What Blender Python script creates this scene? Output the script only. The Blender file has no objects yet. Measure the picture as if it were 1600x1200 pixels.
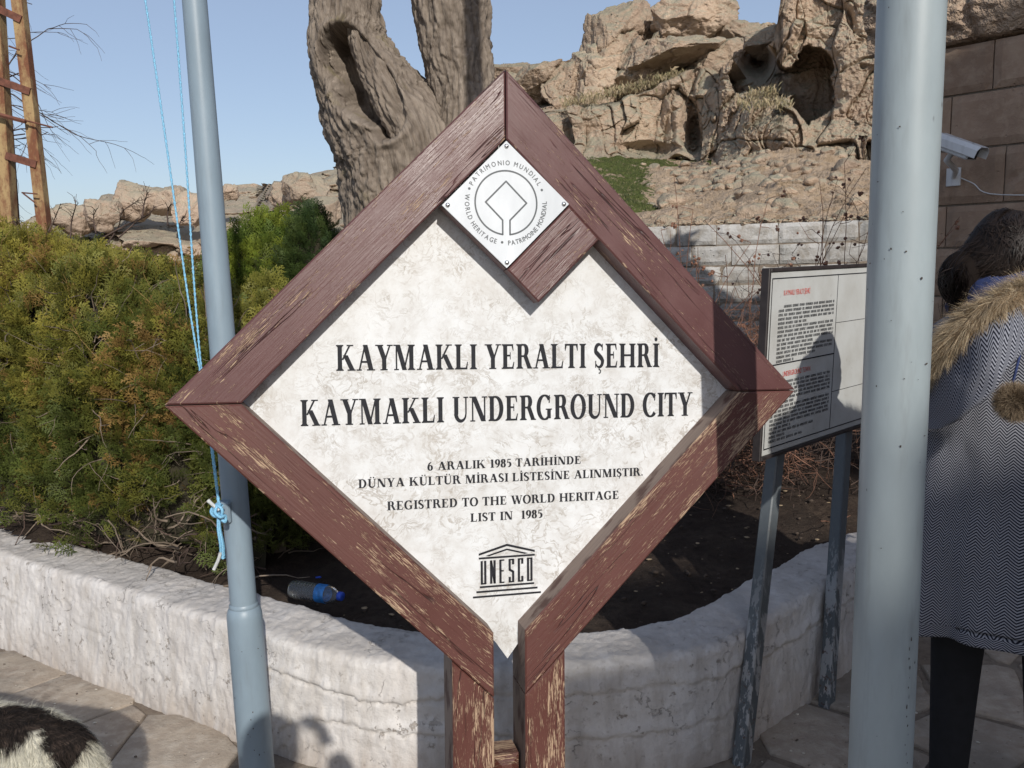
import bpy, math, random
import numpy as np
from mathutils import Vector, Matrix
rng = np.random.default_rng(7); random.seed(7)
SC = bpy.context.scene
COL = SC.collection
R = math.radians

# ------------------------------------------------------------------ camera
FPX, PITCH, ROLL, CAMZ = 1346.94, .1438, -.0246, 1.53
_cp, _sp, _cr, _sr = math.cos(PITCH), math.sin(PITCH), math.cos(ROLL), math.sin(ROLL)
FWD = np.array([0, _cp, -_sp]); _r0 = np.array([1., 0, 0]); _u0 = np.array([0, _sp, _cp])
RGT = _cr*_r0 + _sr*_u0; UPV = -_sr*_r0 + _cr*_u0
cam_d = bpy.data.cameras.new('camera'); cam = bpy.data.objects.new('camera', cam_d); COL.objects.link(cam)
cam_d.sensor_width = 36; cam_d.lens = FPX/1600*36; cam_d.clip_start = .05; cam_d.clip_end = 2000
cam.matrix_world = Matrix([[RGT[i], UPV[i], -FWD[i], (0, 0, CAMZ)[i]] for i in range(3)] + [[0, 0, 0, 1]])
SC.camera = cam
# ------------------------------------------------------------------ light
SUN_AZ, SUN_EL = R(-16), R(28)            # heading of the light, elevation of the sun
LDIR = Vector((math.sin(SUN_AZ)*math.cos(SUN_EL), math.cos(SUN_AZ)*math.cos(SUN_EL), -math.sin(SUN_EL)))
W = bpy.data.worlds.new('World'); SC.world = W; W.use_nodes = True
wn = W.node_tree.nodes; wl = W.node_tree.links; wn.clear()
sky = wn.new('ShaderNodeTexSky'); sky.sky_type = 'NISHITA'; sky.sun_disc = False
sky.sun_elevation = SUN_EL; sky.sun_rotation = math.atan2(-LDIR.x, -LDIR.y)
sky.altitude = 1200; sky.air_density = 1.0; sky.dust_density = 3.0; sky.ozone_density = 1.0
bg = wn.new('ShaderNodeBackground'); bg.inputs[1].default_value = .115
wo = wn.new('ShaderNodeOutputWorld'); hz = wn.new('ShaderNodeMix'); hz.data_type = 'RGBA'; hz.inputs[0].default_value = .38; hz.inputs[7].default_value = (4.3, 4.95, 6.5, 1)   # thin white haze over the clear sky
wl.new(sky.outputs[0], hz.inputs[6]); wl.new(hz.outputs[2], bg.inputs[0]); wl.new(bg.outputs[0], wo.inputs[0])
sd = bpy.data.lights.new('sun', 'SUN'); sd.energy = 3.7; sd.angle = R(.53); sd.color = (1, .95, .87)
so = bpy.data.objects.new('sun', sd); COL.objects.link(so); so.rotation_euler = LDIR.to_track_quat('-Z', 'Y').to_euler()
so.location = (3, -10, 20)
SC.view_settings.view_transform = 'Standard'; SC.view_settings.look = 'None'
SC.view_settings.exposure = 0; SC.view_settings.gamma = 1; SC.view_settings.use_curve_mapping = False

# ------------------------------------------------------------------ helpers
def ray(px, py): return (px-800)/FPX*RGT - (py-600)/FPX*UPV + FWD
def atz(px, py, z): d = ray(px, py); return d*((z-CAMZ)/d[2]) + np.array([0, 0, CAMZ])
def aty(px, py, y): d = ray(px, py); return d*(y/d[1]) + np.array([0, 0, CAMZ])
def rays(px, py):
    return ((px-800)/FPX)[..., None]*RGT - ((py-600)/FPX)[..., None]*UPV + FWD
def atyv(px, py, y): d = rays(px, py); return d*(y/d[..., 1])[..., None] + np.array([0, 0, CAMZ])

_perm = np.random.default_rng(3).permutation(256); _perm = np.concatenate([_perm, _perm, _perm])
_grad = np.random.default_rng(4).normal(size=(256, 3)); _grad /= np.linalg.norm(_grad, axis=1)[:, None]
def perlin(P):
    P = np.asarray(P, float); I = np.floor(P).astype(int); Fr = P-I; I &= 255
    u = Fr*Fr*Fr*(Fr*(Fr*6-15)+10); out = 0
    for dx in (0, 1):
        wx = u[..., 0] if dx else 1-u[..., 0]
        for dy in (0, 1):
            wy = u[..., 1] if dy else 1-u[..., 1]
            for dz in (0, 1):
                wz = u[..., 2] if dz else 1-u[..., 2]
                h = _perm[_perm[_perm[(I[..., 0]+dx) & 255]+((I[..., 1]+dy) & 255)]+((I[..., 2]+dz) & 255)]
                g = _grad[h]
                out = out + wx*wy*wz*(g[..., 0]*(Fr[..., 0]-dx)+g[..., 1]*(Fr[..., 1]-dy)+g[..., 2]*(Fr[..., 2]-dz))
    return out*1.5
def fbm(P, oct=4, lac=2.1, gain=.5):
    a = 1; s = 0; P = np.asarray(P, float)
    for i in range(oct): s = s + a*perlin(P+i*17.3); P = P*lac; a *= gain
    return s
_cell = np.random.default_rng(5).random((256, 4))
def worley(P):
    """returns F1, F2, random of nearest cell"""
    P = np.asarray(P, float); I = np.floor(P).astype(int)
    f1 = np.full(P.shape[:-1], 9.); f2 = f1.copy(); cid = np.zeros(P.shape[:-1])
    for dx in (-1, 0, 1):
        for dy in (-1, 0, 1):
            for dz in (-1, 0, 1):
                J = I + (dx, dy, dz)
                h = _perm[_perm[_perm[J[..., 0] & 255]+(J[..., 1] & 255)]+(J[..., 2] & 255)]
                c = _cell[h]; d = np.sqrt((((J+c[..., :3])-P)**2).sum(-1))
                m = d < f1
                f2 = np.where(m, f1, np.minimum(f2, d)); cid = np.where(m, c[..., 3], cid); f1 = np.where(m, d, f1)
    return f1, f2, cid
def facets(P, amt=.5):
    """blocky relief: every cell of a Voronoi pattern gets its own height and its own tilted plane"""
    P = np.asarray(P, float); I = np.floor(P).astype(int); f1 = np.full(P.shape[:-1], 9.); f2 = f1.copy(); h_ = np.zeros(P.shape[:-1])
    for dx in (-1, 0, 1):
        for dy in (-1, 0, 1):
            for dz in (-1, 0, 1):
                J = I+(dx, dy, dz); h = _perm[_perm[_perm[J[..., 0] & 255]+(J[..., 1] & 255)]+(J[..., 2] & 255)]; c = _cell[h]; dl = P-(J+c[..., :3]); d = np.sqrt((dl**2).sum(-1)); m = d < f1
                hh = (c[..., 3]-.5)+amt*(dl*_grad[h]).sum(-1)
                f2 = np.where(m, f1, np.minimum(f2, d)); h_ = np.where(m, hh, h_); f1 = np.where(m, d, f1)
    return h_, f2-f1

def props(o, label=None, cat=None, group=None, kind=None):
    if label: o['label'] = label
    if cat: o['category'] = cat
    if group: o['group'] = group
    if kind: o['kind'] = kind
    return o
def empty(name, loc, label=None, cat=None, group=None, kind=None):
    o = bpy.data.objects.new(name, None); COL.objects.link(o); o.location = loc; o.empty_display_size = .1
    return props(o, label, cat, group, kind)
def world_of(p):
    v = Vector((0, 0, 0))
    while p is not None: v = v + Vector(p.location); p = p.parent
    return np.array(v)
def mk(name, V, F, mat, parent=None, smooth=False, uv=None, attrs=None, base=None, col=None):
    """V: (n,3) world coordinates.  F: (m,3)/(m,4) array or list of lists."""
    V = np.asarray(V, float).reshape(-1, 3)
    if parent is not None: org = world_of(parent); loc = (0, 0, 0)
    else:
        if base is None: base = ((V[:, 0].min()+V[:, 0].max())/2, (V[:, 1].min()+V[:, 1].max())/2, V[:, 2].min())
        org = np.array(base, float); loc = base
    me = bpy.data.meshes.new(name)
    if isinstance(F, np.ndarray):
        n, k = F.shape
        me.vertices.add(len(V)); me.vertices.foreach_set('co', (V-org).astype(np.float32).ravel())
        me.loops.add(n*k); me.loops.foreach_set('vertex_index', F.astype(np.int32).ravel())
        me.polygons.add(n); me.polygons.foreach_set('loop_start', np.arange(0, n*k, k, dtype=np.int32))
        me.polygons.foreach_set('loop_total', np.full(n, k, dtype=np.int32)); me.update(calc_edges=True)
    else:
        me.from_pydata([tuple(v) for v in (V-org)], [], [tuple(int(i) for i in f) for f in F])
    if smooth: me.polygons.foreach_set('use_smooth', np.ones(len(me.polygons), dtype=bool))
    if uv is not None:
        uvl = me.uv_layers.new(name='UVMap'); li = np.zeros(len(me.loops), dtype=np.int32)
        me.loops.foreach_get('vertex_index', li)
        uvl.data.foreach_set('uv', np.asarray(uv, np.float32)[li].ravel())
    if attrs:
        for k, a in attrs.items():
            at = me.attributes.new(k, 'FLOAT', 'POINT'); at.data.foreach_set('value', np.asarray(a, np.float32))
    if col is not None:
        at = me.attributes.new('Col', 'FLOAT_COLOR', 'POINT')
        c = np.ones((len(V), 4), np.float32); c[:, :3] = col; at.data.foreach_set('color', c.ravel())
    if mat: me.materials.append(mat)
    o = bpy.data.objects.new(name, me); COL.objects.link(o); o.location = loc
    if parent is not None: o.parent = parent
    return o
class MB:
    def __init__(s): s.V = []; s.F = []; s.UV = []; s.A = []; s.n = 0
    def add(s, V, F, uv=None, a=0.):
        V = np.asarray(V, float).reshape(-1, 3); s.V.append(V)
        s.F += [[int(i)+s.n for i in f] for f in F]
        s.UV.append(np.asarray(uv, float) if uv is not None else V[:, :2]*1.)
        s.A.append(np.full(len(V), a)); s.n += len(V); return s
    def build(s, name, mat, parent=None, smooth=False, **k):
        return mk(name, np.concatenate(s.V), s.F, mat, parent, smooth, uv=np.concatenate(s.UV), attrs={'rnd': np.concatenate(s.A)}, **k)
def grid_faces(nu, nv, wrap_u=False, wrap_v=False):
    """vertex index = i*nv + j, i in nu, j in nv"""
    iu = np.arange(nu if wrap_u else nu-1); iv = np.arange(nv if wrap_v else nv-1)
    a, b = np.meshgrid(iu, iv, indexing='ij'); a2 = (a+1) % nu; b2 = (b+1) % nv
    return np.stack([a*nv+b, a2*nv+b, a2*nv+b2, a*nv+b2], -1).reshape(-1, 4)
def box_bevel(lo, hi, b=.004):
    """bevelled box vertices/faces (24 verts) in local coords"""
    lo = np.array(lo, float); hi = np.array(hi, float); V = []; idx = {}
    for ax in range(3):
        for sg in (0, 1):
            for c in ((0, 0), (1, 0), (1, 1), (0, 1)):
                p = [0, 0, 0]; p[ax] = (lo, hi)[sg][ax]; o = [i for i in range(3) if i != ax]
                for k, i in enumerate(o): p[i] = (lo[i]+b) if c[k] == 0 else (hi[i]-b)
                idx[(ax, sg, c)] = len(V); V.append(p)
    F = []
    for ax in range(3):
        for sg in (0, 1): F.append([idx[(ax, sg, c)] for c in ((0, 0), (1, 0), (1, 1), (0, 1))])
    def v(ax, s):  # vertex on face ax at corner signs s
        o = [i for i in range(3) if i != ax]; return idx[(ax, s[ax], (s[o[0]], s[o[1]]))]
    for ax in range(3):   # edges along ax
        o = [i for i in range(3) if i != ax]
        for s0 in (0, 1):
            for s1 in (0, 1):
                a = [0]*3; a[o[0]] = s0; a[o[1]] = s1; bb = a[:]; a[ax] = 0; bb[ax] = 1
                F.append([v(o[0], a), v(o[0], bb), v(o[1], bb), v(o[1], a)])
    for s0 in (0, 1):
        for s1 in (0, 1):
            for s2 in (0, 1): s = (s0, s1, s2); F.append([v(0, s), v(1, s), v(2, s)])
    return np.array(V), F
def frame_from(d):
    d = np.array(d, float); d /= np.linalg.norm(d); h = np.array([0, 0, 1.]) if abs(d[2]) < .9 else np.array([1., 0, 0])
    a = np.cross(d, h); a /= np.linalg.norm(a); return a, np.cross(d, a), d
def tube(pts, rad, n=8, cap=True, closed=False):
    pts = np.asarray(pts, float); m = len(pts); rad = np.broadcast_to(np.asarray(rad, float), (m,))
    T = np.gradient(pts, axis=0); T /= np.linalg.norm(T, axis=1)[:, None]+1e-12
    a, b, _ = frame_from(T[0]); V = np.zeros((m, n, 3)); th = np.linspace(0, 2*np.pi, n, endpoint=False)
    for i in range(m):
        a = a - T[i]*(a@T[i]); a /= np.linalg.norm(a)+1e-12; b = np.cross(T[i], a)
        V[i] = pts[i] + rad[i]*(np.cos(th)[:, None]*a + np.sin(th)[:, None]*b)
    F = grid_faces(m, n, wrap_v=True).tolist()
    if cap: F += [list(range(n))[::-1], [(m-1)*n+i for i in range(n)]]
    L = np.concatenate([[0], np.cumsum(np.linalg.norm(np.diff(pts, axis=0), axis=1))])
    uv = np.stack([np.repeat(L, n), np.tile(th/6.283*rad.mean()*6.283, m)], -1)
    return V.reshape(-1, 3), F, uv
def spline(pts, n):
    pts = np.asarray(pts, float); m = len(pts); t = np.linspace(0, m-1, n); out = []
    P = np.vstack([2*pts[0]-pts[1], pts, 2*pts[-1]-pts[-2]])
    for x in t:
        i = min(int(x), m-2); f = x-i; p0, p1, p2, p3 = P[i:i+4]
        out.append(.5*((2*p1)+(-p0+p2)*f+(2*p0-5*p1+4*p2-p3)*f*f+(-p0+3*p1-3*p2+p3)*f**3))
    return np.array(out)
def lathe(prof, n=24, axis='z'):
    prof = np.asarray(prof, float); th = np.linspace(0, 2*np.pi, n, endpoint=False)
    V = np.stack([prof[:, 0][:, None]*np.cos(th), prof[:, 0][:, None]*np.sin(th), np.repeat(prof[:, 1][:, None], n, 1)], -1)
    return V.reshape(-1, 3), grid_faces(len(prof), n, wrap_v=True).tolist()
def ico(sub):
    t = (1+5**.5)/2
    V = [(-1, t, 0), (1, t, 0), (-1, -t, 0), (1, -t, 0), (0, -1, t), (0, 1, t), (0, -1, -t), (0, 1, -t), (t, 0, -1), (t, 0, 1), (-t, 0, -1), (-t, 0, 1)]
    F = [(0,11,5),(0,5,1),(0,1,7),(0,7,10),(0,10,11),(1,5,9),(5,11,4),(11,10,2),(10,7,6),(7,1,8),(3,9,4),(3,4,2),(3,2,6),(3,6,8),(3,8,9),(4,9,5),(2,4,11),(6,2,10),(8,6,7),(9,8,1)]
    V = np.array(V, float); F = np.array(F)
    V /= np.linalg.norm(V, axis=1)[:, None]
    for _ in range(sub):
        E = np.sort(np.concatenate([F[:, [0, 1]], F[:, [1, 2]], F[:, [2, 0]]]), 1); U, inv = np.unique(E, axis=0, return_inverse=True); inv = inv.ravel()
        M = V[U].mean(1); M /= np.linalg.norm(M, axis=1)[:, None]; k = len(V); V = np.vstack([V, M]); n = len(F)
        a, b, c = inv[:n]+k, inv[n:2*n]+k, inv[2*n:]+k
        F = np.concatenate([np.stack([F[:, 0], a, c], 1), np.stack([F[:, 1], b, a], 1), np.stack([F[:, 2], c, b], 1), np.stack([a, b, c], 1)])
    return V, F

# ------------------------------------------------------------------ materials
class NT:
    def __init__(s, name):
        s.m = bpy.data.materials.new(name); s.m.use_nodes = True; s.t = s.m.node_tree; s.t.nodes.clear()
        s.out = s.t.nodes.new('ShaderNodeOutputMaterial'); s.b = s.t.nodes.new('ShaderNodeBsdfPrincipled')
        s.t.links.new(s.b.outputs[0], s.out.inputs[0])
    def n(s, typ, **k):
        nd = s.t.nodes.new('ShaderNode'+typ)
        ins = k.pop('i', {})
        for a, v in k.items(): setattr(nd, a, v)
        for a, v in ins.items(): s.set(nd.inputs[a], v)
        return nd
    def set(s, sock, v):
        if isinstance(v, bpy.types.NodeSocket): s.t.links.new(v, sock)
        elif isinstance(v, bpy.types.Node): s.t.links.new(v.outputs[0], sock)
        else: sock.default_value = tuple(v)+(1,) if (isinstance(v, (tuple, list)) and len(v) == 3 and sock.type == 'RGBA') else v
    def math(s, op, a, b=0., c=0., clamp=False):
        nd = s.n('Math', operation=op, use_clamp=clamp); s.set(nd.inputs[0], a); s.set(nd.inputs[1], b); s.set(nd.inputs[2], c); return nd.outputs[0]
    def mapr(s, v, a, b, c=0., d=1., smooth=False):
        nd = s.n('MapRange'); nd.clamp = True
        if smooth: nd.interpolation_type = 'SMOOTHSTEP'
        for i, x in enumerate((v, a, b, c, d)): s.set(nd.inputs[i], x)
        return nd.outputs[0]
    def mix(s, f, a, b, mode='MIX'):
        nd = s.n('Mix', data_type='RGBA', blend_type=mode); s.set(nd.inputs[0], f); s.set(nd.inputs[6], a); s.set(nd.inputs[7], b); return nd.outputs[2]
    def co(s, kind='Object'): return s.n('TexCoord').outputs[kind]
    def pos(s): return s.n('NewGeometry').outputs['Position']
    def mp(s, v, scale=(1, 1, 1), loc=(0, 0, 0), rot=(0, 0, 0)):
        nd = s.n('Mapping'); s.set(nd.inputs[0], v); nd.inputs[1].default_value = loc; nd.inputs[2].default_value = rot; nd.inputs[3].default_value = scale; return nd.outputs[0]
    def noise(s, v, scale, detail=4, rough=.55, dist=0., out=0):
        nd = s.n('TexNoise'); s.set(nd.inputs['Vector'], v); nd.inputs['Scale'].default_value = scale; nd.inputs['Detail'].default_value = detail
        nd.inputs['Roughness'].default_value = rough; nd.inputs['Distortion'].default_value = dist; return nd.outputs[out]
    def vor(s, v, scale, feature='F1', out='Distance', rnd=1.):
        nd = s.n('TexVoronoi', feature=feature); s.set(nd.inputs['Vector'], v); nd.inputs['Scale'].default_value = scale; nd.inputs['Randomness'].default_value = rnd; return nd.outputs[out]
    def attr(s, name, out='Fac'): nd = s.n('Attribute'); nd.attribute_name = name; return nd.outputs[out]
    def bump(s, h, strength=.5, dist=.01, prev=None):
        nd = s.n('Bump'); nd.inputs['Strength'].default_value = strength; nd.inputs['Distance'].default_value = dist; s.set(nd.inputs['Height'], h)
        if prev is not None: s.set(nd.inputs['Normal'], prev)
        return nd.outputs[0]
    def fin(s, color=None, rough=None, normal=None, metallic=None, spec=None, **k):
        for nm, v in (('Base Color', color), ('Roughness', rough), ('Normal', normal), ('Metallic', metallic), ('Specular IOR Level', spec)):
            if v is not None: s.set(s.b.inputs[nm], v)
        for nm, v in k.items(): s.set(s.b.inputs[nm.replace('_', ' ')], v)
        return s.m
def simple(name, c, rough=.6, metallic=0, spec=.5, var=.12, scale=30, bump=.0):
    t = NT(name); p = t.co(); nz = t.noise(p, scale, 4)
    f = t.mapr(nz, .3, .7, 1-var, 1+var)
    cc = t.n('HueSaturation', i={'Value': f, 'Color': c}).outputs[0]
    return t.fin(cc, rough, t.bump(nz, bump, .003) if bump else None, metallic, spec)

def m_paintwood(name, wear, glossy=.42, seed=0., dark=(.083, .030, .026), across=1.0):
    t = NT(name); uvw = t.n('UVMap').outputs[0]; rnd = t.attr('rnd')
    sh = t.n('Combine'+'XYZ', i={2: t.math('MULTIPLY', rnd, 13.7)}).outputs[0]
    v = t.n('VectorMath', operation='ADD'); t.set(v.inputs[0], uvw); t.set(v.inputs[1], sh); v = v.outputs[0]
    wob = t.noise(t.mp(v, (3, 10, 1)), 1, 2)
    fine = t.noise(t.mp(v, (28, 430, 1), (seed, 0, 0)), 1, 3, .6, .25)
    fine2 = t.noise(t.mp(v, (60, 850, 1), (seed, 4, 0)), 1, 2, .6, .2)
    mask = t.noise(t.mp(v, (4, 20, 1), (seed, 7, 3)), 1, 5, .7)
    mk_ = t.mapr(mask, .42, .68, .0, 1.)
    thr = t.math('SUBTRACT', .775-.1*wear, t.math('MULTIPLY', mk_, .15+.07*wear))
    s1 = t.mapr(t.math('SUBTRACT', fine, thr), 0, .03)
    s2 = t.mapr(t.math('SUBTRACT', fine2, t.math('ADD', thr, .03)), 0, .03)
    sc = t.math('MAXIMUM', s1, t.math('MULTIPLY', s2, .8))
    # long cracks in the paint
    crk = t.noise(t.mp(v, (1.1, 26, 1), (seed+3, 1, 0)), 1, 3, .55, .5)
    cr = t.mapr(t.math('ABSOLUTE', t.math('SUBTRACT', crk, .5)), .0, .009, 1, 0)
    cr = t.math('MULTIPLY', cr, t.mapr(t.noise(t.mp(v, (4, 9, 1), (seed, 2, 8)), 1, 2), .46, .54))
    blotch = t.noise(t.mp(v, (9, 14, 1)), 1, 4)
    base = t.mix(blotch, tuple(c*.82 for c in dark), tuple(c*1.22 for c in dark))
    wood = t.mix(t.noise(t.mp(v, (10, 300, 1)), 1, 2), (.30, .19, .12), (.52, .38, .26))
    c = t.mix(sc, base, wood); c = t.mix(t.math('MULTIPLY', cr, .8), c, (.015, .008, .006))
    grain = t.noise(t.mp(v, (7, 260, 1), (0, 5, 1)), 1, 4, .65, .3)
    h = t.math('SUBTRACT', t.math('MULTIPLY', grain, .6), t.math('ADD', t.math('MULTIPLY', sc, .5), t.math('MULTIPLY', cr, 1.2)))
    rg = t.math('ADD', t.mapr(blotch, .3, .7, glossy-.06, glossy+.1), t.math('MULTIPLY', sc, .35))
    return t.fin(c, rg, t.bump(h, .85, .0018), spec=.5)
M = {}
M['paint_top'] = m_paintwood('brown_paint_light_wear_sheen', .62, .36, 0, dark=(.105, .044, .042))  # light wear; paler, pinker base puts the upper beams' sheen into the colour
M['paint_low'] = m_paintwood('brown_paint_weathered_heavy', .95, .5, 5, dark=(.098, .033, .026))
M['paint_post'] = m_paintwood('brown_paint_weathered_posts', 1.3, .55, 9, dark=(.095, .030, .022))

def m_rawwood():
    t = NT('bare_wood_edge'); v = t.n('UVMap').outputs[0]
    g = t.noise(t.mp(v, (6, 240, 1)), 1, 4, .6, .3); b = t.noise(t.mp(v, (12, 20, 1)), 1, 3)
    c = t.mix(g, (.13, .09, .075), (.34, .26, .21)); c = t.mix(t.mapr(b, .5, .62), c, (.09, .045, .035))
    return t.fin(c, .75, t.bump(g, .5, .001))
M['raw'] = m_rawwood()

def m_marble():
    t = NT('cream_marble'); p = t.co(); 
    w = t.noise(p, 5, 4, .6, 0, 1); vv = t.n('VectorMath', operation='MULTIPLY_ADD'); t.set(vv.inputs[0], w); vv.inputs[1].default_value = (.16,)*3; t.set(vv.inputs[2], t.mp(p, (1, 1, 1.15), rot=(0, .6, 0))); vv = vv.outputs[0]
    w2 = t.noise(p, 26, 3, .6, 0, 1); v2 = t.n('VectorMath', operation='MULTIPLY_ADD'); t.set(v2.inputs[0], w2); v2.inputs[1].default_value = (.03,)*3; t.set(v2.inputs[2], vv); vv = v2.outputs[0]
    va = t.noise(vv, 13, 5, .6, 1.4); vb = t.noise(t.mp(vv, loc=(4, 4, 4)), 34, 4, .6, 1.2)
    a = t.mapr(t.math('ABSOLUTE', t.math('SUBTRACT', va, .5)), 0, .035, 1, 0); b = t.mapr(t.math('ABSOLUTE', t.math('SUBTRACT', vb, .5)), 0, .05, 1, 0)
    m1 = t.mapr(t.noise(p, 9, 4, .6), .42, .62); m2 = t.mapr(t.noise(t.mp(p, loc=(3, 1, 2)), 14, 4), .42, .62)
    vein = t.math('ADD', t.math('MULTIPLY', a, m1), t.math('MULTIPLY', t.math('MULTIPLY', b, m2), .55), clamp=True)
    cloud = t.mapr(t.noise(p, 19, 5, .7), .38, .68)
    tint = t.mix(t.noise(t.mp(p, loc=(9, 9, 9)), 4, 2), (.43, .375, .31), (.41, .395, .375))
    c = t.mix(t.math('MULTIPLY', cloud, .46), (.73, .745, .755), tint)
    c = t.mix(t.math('MULTIPLY', vein, .85), c, t.mix(.25, tint, (.25, .21, .17)))
    pit = t.mapr(t.vor(p, 90), 0, .05, 1, 0); pit = t.math('MULTIPLY', pit, t.mapr(t.noise(p, 12, 2), .6, .65)); c = t.mix(pit, c, (.2, .17, .14))
    return t.fin(c, t.mapr(cloud, 0, 1, .25, .4), t.bump(t.noise(p, 140, 3), .05, .001), spec=.45)
M['marble'] = m_marble()
M['letter'] = simple('black_engraving_paint', (.008, .009, .014), .75, var=.5, scale=120, bump=.3)
def m_metal(name, c, rough, grime=.0, met=0., specks=True, sc=1.):
    t = NT(name); p = t.co(); n1 = t.noise(t.mp(p, (1, 1, .35)), 9*sc, 5, .6)
    f = t.mapr(n1, .3, .7, .88, 1.1); cc = t.n('HueSaturation', i={'Value': f, 'Color': c}).outputs[0]
    if grime: cc = t.mix(t.mapr(t.noise(t.mp(p, (1, 1, .15), (4, 4, 4)), 22*sc, 4, .7), .55, .75, 0, grime), cc, (.10, .085, .07))
    if specks:
        sp = t.mapr(t.vor(t.mp(p, (1, 1, .5)), 30*sc), .04, .10, 1, 0); ms = t.mapr(t.noise(p, 7*sc, 3), .60, .64)
        cc = t.mix(t.math('MULTIPLY', sp, ms), cc, (.05, .035, .03))
    return t.fin(cc, t.mapr(n1, .3, .7, rough-.05, rough+.08), t.bump(t.noise(p, 60*sc, 3), .06, .002), metallic=met)
M['pole'] = m_metal('grey_blue_pole_paint', (.30, .35, .37), .38, .25)
M['pole_l'] = m_metal('blue_grey_pole_paint_satin', (.23, .30, .36), .42, .2)
def m_post():
    t = NT('grey_post_paint'); p = t.pos(); z = t.n('SeparateXYZ', i={0: p}).outputs[2]; n = t.noise(t.mp(p, (1, 1, .25)), 26, 4, .7); n2 = t.noise(p, 60, 4)
    c = t.mix(n2, (.085, .10, .112), (.13, .148, .16)); m = t.math('MULTIPLY', t.mapr(n, .50, .53), t.mapr(z, .35, .62, 1, 0)); c = t.mix(m, c, (.34, .35, .36)); c = t.mix(t.math('MULTIPLY', t.mapr(n2, .60, .66), t.mapr(z, .05, .5, 1, .15)), c, (.09, .05, .035))
    return t.fin(c, .5, t.bump(t.math('ADD', n2, m), .3, .002))
M['post'] = m_post()
M['plaque'] = m_metal('white_enamel', (.66, .69, .72), .22, 0, specks=False)
M['ink'] = simple('dark_grey_ink', (.07, .08, .09), .45, var=.05)
M['rivet'] = simple('rivet_steel', (.60, .60, .60), .28, metallic=1, var=.2, scale=80)
def m_plaster():
    t = NT('whitewashed_plaster'); p = t.pos(); nrm = t.n('NewGeometry').outputs['Normal']
    up = t.n('SeparateXYZ', i={0: nrm}).outputs[2]; z = t.n('SeparateXYZ', i={0: p}).outputs[2]
    n1 = t.noise(p, 7, 6, .65); n2 = t.noise(p, 45, 5, .65); n3 = t.noise(t.mp(p, (1, 1, .25)), 18, 4, .6)
    c = t.mix(t.mapr(n1, .35, .65), (.70, .68, .665), (.56, .535, .515))
    c = t.mix(t.mapr(n3, .47, .68, 0, .7), c, (.45, .42, .39)); c = t.mix(t.mapr(t.noise(t.mp(p, (1, 1, .5), (8, 2, 1)), 2.6, 5, .7), .50, .66, 0, .55), c, (.50, .46, .43))
    c = t.mix(t.mapr(n2, .58, .72, 0, .65), c, (.34, .31, .28))
    # thin hairline cracks (crazed limewash)
    wv = t.n('VectorMath', operation='MULTIPLY_ADD'); t.set(wv.inputs[0], t.noise(p, 6, 5, .7, 0, 1)); wv.inputs[1].default_value = (.3,)*3; t.set(wv.inputs[2], p)
    e = t.vor(wv.outputs[0], 3.6, 'DISTANCE_TO_EDGE'); cr = t.math('MULTIPLY', t.mapr(e, 0, .009, 1, 0), t.mapr(n1, .52, .60)); chip = t.math('MULTIPLY', t.mapr(t.noise(p, 23, 5, .75), .60, .63), t.mapr(t.noise(p, 3.1, 2), .48, .56))
    c = t.mix(t.math('MULTIPLY', cr, .75), c, (.15, .12, .1)); c = t.mix(t.math('MULTIPLY', chip, .8), c, (.30, .26, .225))
    topm = t.math('MULTIPLY', t.mapr(up, .55, .9), t.mapr(n1, .3, .6, .45, .95)); c = t.mix(topm, c, t.mix(n2, (.36, .335, .315), (.50, .47, .44)))
    low = t.math('MULTIPLY', t.mapr(z, .0, .16, 1, 0), t.mapr(n3, .3, .6, .35, .9)); c = t.mix(low, c, (.42, .37, .33))
    h = t.math('ADD', t.math('MULTIPLY', n2, .7), t.math('MULTIPLY', t.noise(p, 160, 3), .3)); h = t.math('SUBTRACT', h, t.math('ADD', cr, t.math('MULTIPLY', chip, .6)))
    return t.fin(c, .92, t.bump(h, .8, .006), spec=.2)
M['plaster'] = m_plaster()
def m_stone(name, c1, c2, c3, scale=1., rough=.93, bumpd=.004, lichen=0., grass=False):
    t = NT(name); p = t.pos(); nrm = t.n('NewGeometry').outputs['Normal']; up = t.n('SeparateXYZ', i={0: nrm}).outputs[2]
    n1 = t.noise(p, .9*scale, 6, .6); n2 = t.noise(p, 5*scale, 6, .7); n3 = t.noise(p, 26*scale, 4, .7)
    c = t.mix(t.mapr(n1, .38, .62), c1, c2); c = t.mix(t.mapr(n2, .45, .7), c, c3)
    n5 = t.noise(t.mp(p, (1, 1, .8), (11, 3, 5)), .55*scale, 5, .65); c = t.mix(t.mapr(n5, .50, .62, 0, .6), c, tuple((c2[0]*.8, c2[1]*.84, c2[2]*.86)))
    n4 = t.noise(t.mp(p, (1, 1, .3), (5, 2, 7)), 2.1*scale, 5, .65); c = t.mix(t.mapr(n4, .58, .70, 0, .55), c, tuple(x*.45 for x in c2))
    if lichen: c = t.mix(t.math('MULTIPLY', t.mapr(up, .0, .6), t.mapr(n2, .30, .55, .1, lichen)), c, (.29, .275, .205))
    h = t.math('ADD', n2, t.math('MULTIPLY', n3, .5))
    pit = t.mapr(t.vor(p, 9*scale), .0, .16, 1, 0); pm = t.mapr(t.noise(p, 2.6*scale, 3), .48, .58)
    h = t.math('SUBTRACT', h, t.math('MULTIPLY', t.math('MULTIPLY', pit, pm), 1.2))
    rn = t.attr('rnd'); c = t.n('HueSaturation', i={'Value': t.mapr(rn, 0, 1, .88, 1.1), 'Color': c}).outputs[0]
    return t.fin(c, rough, t.bump(h, .9, bumpd), spec=.15)
M['tuff'] = m_stone('pink_tuff_rock', (.52, .39, .285), (.41, .30, .225), (.57, .45, .34), .55, bumpd=.12, lichen=.9)
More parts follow.
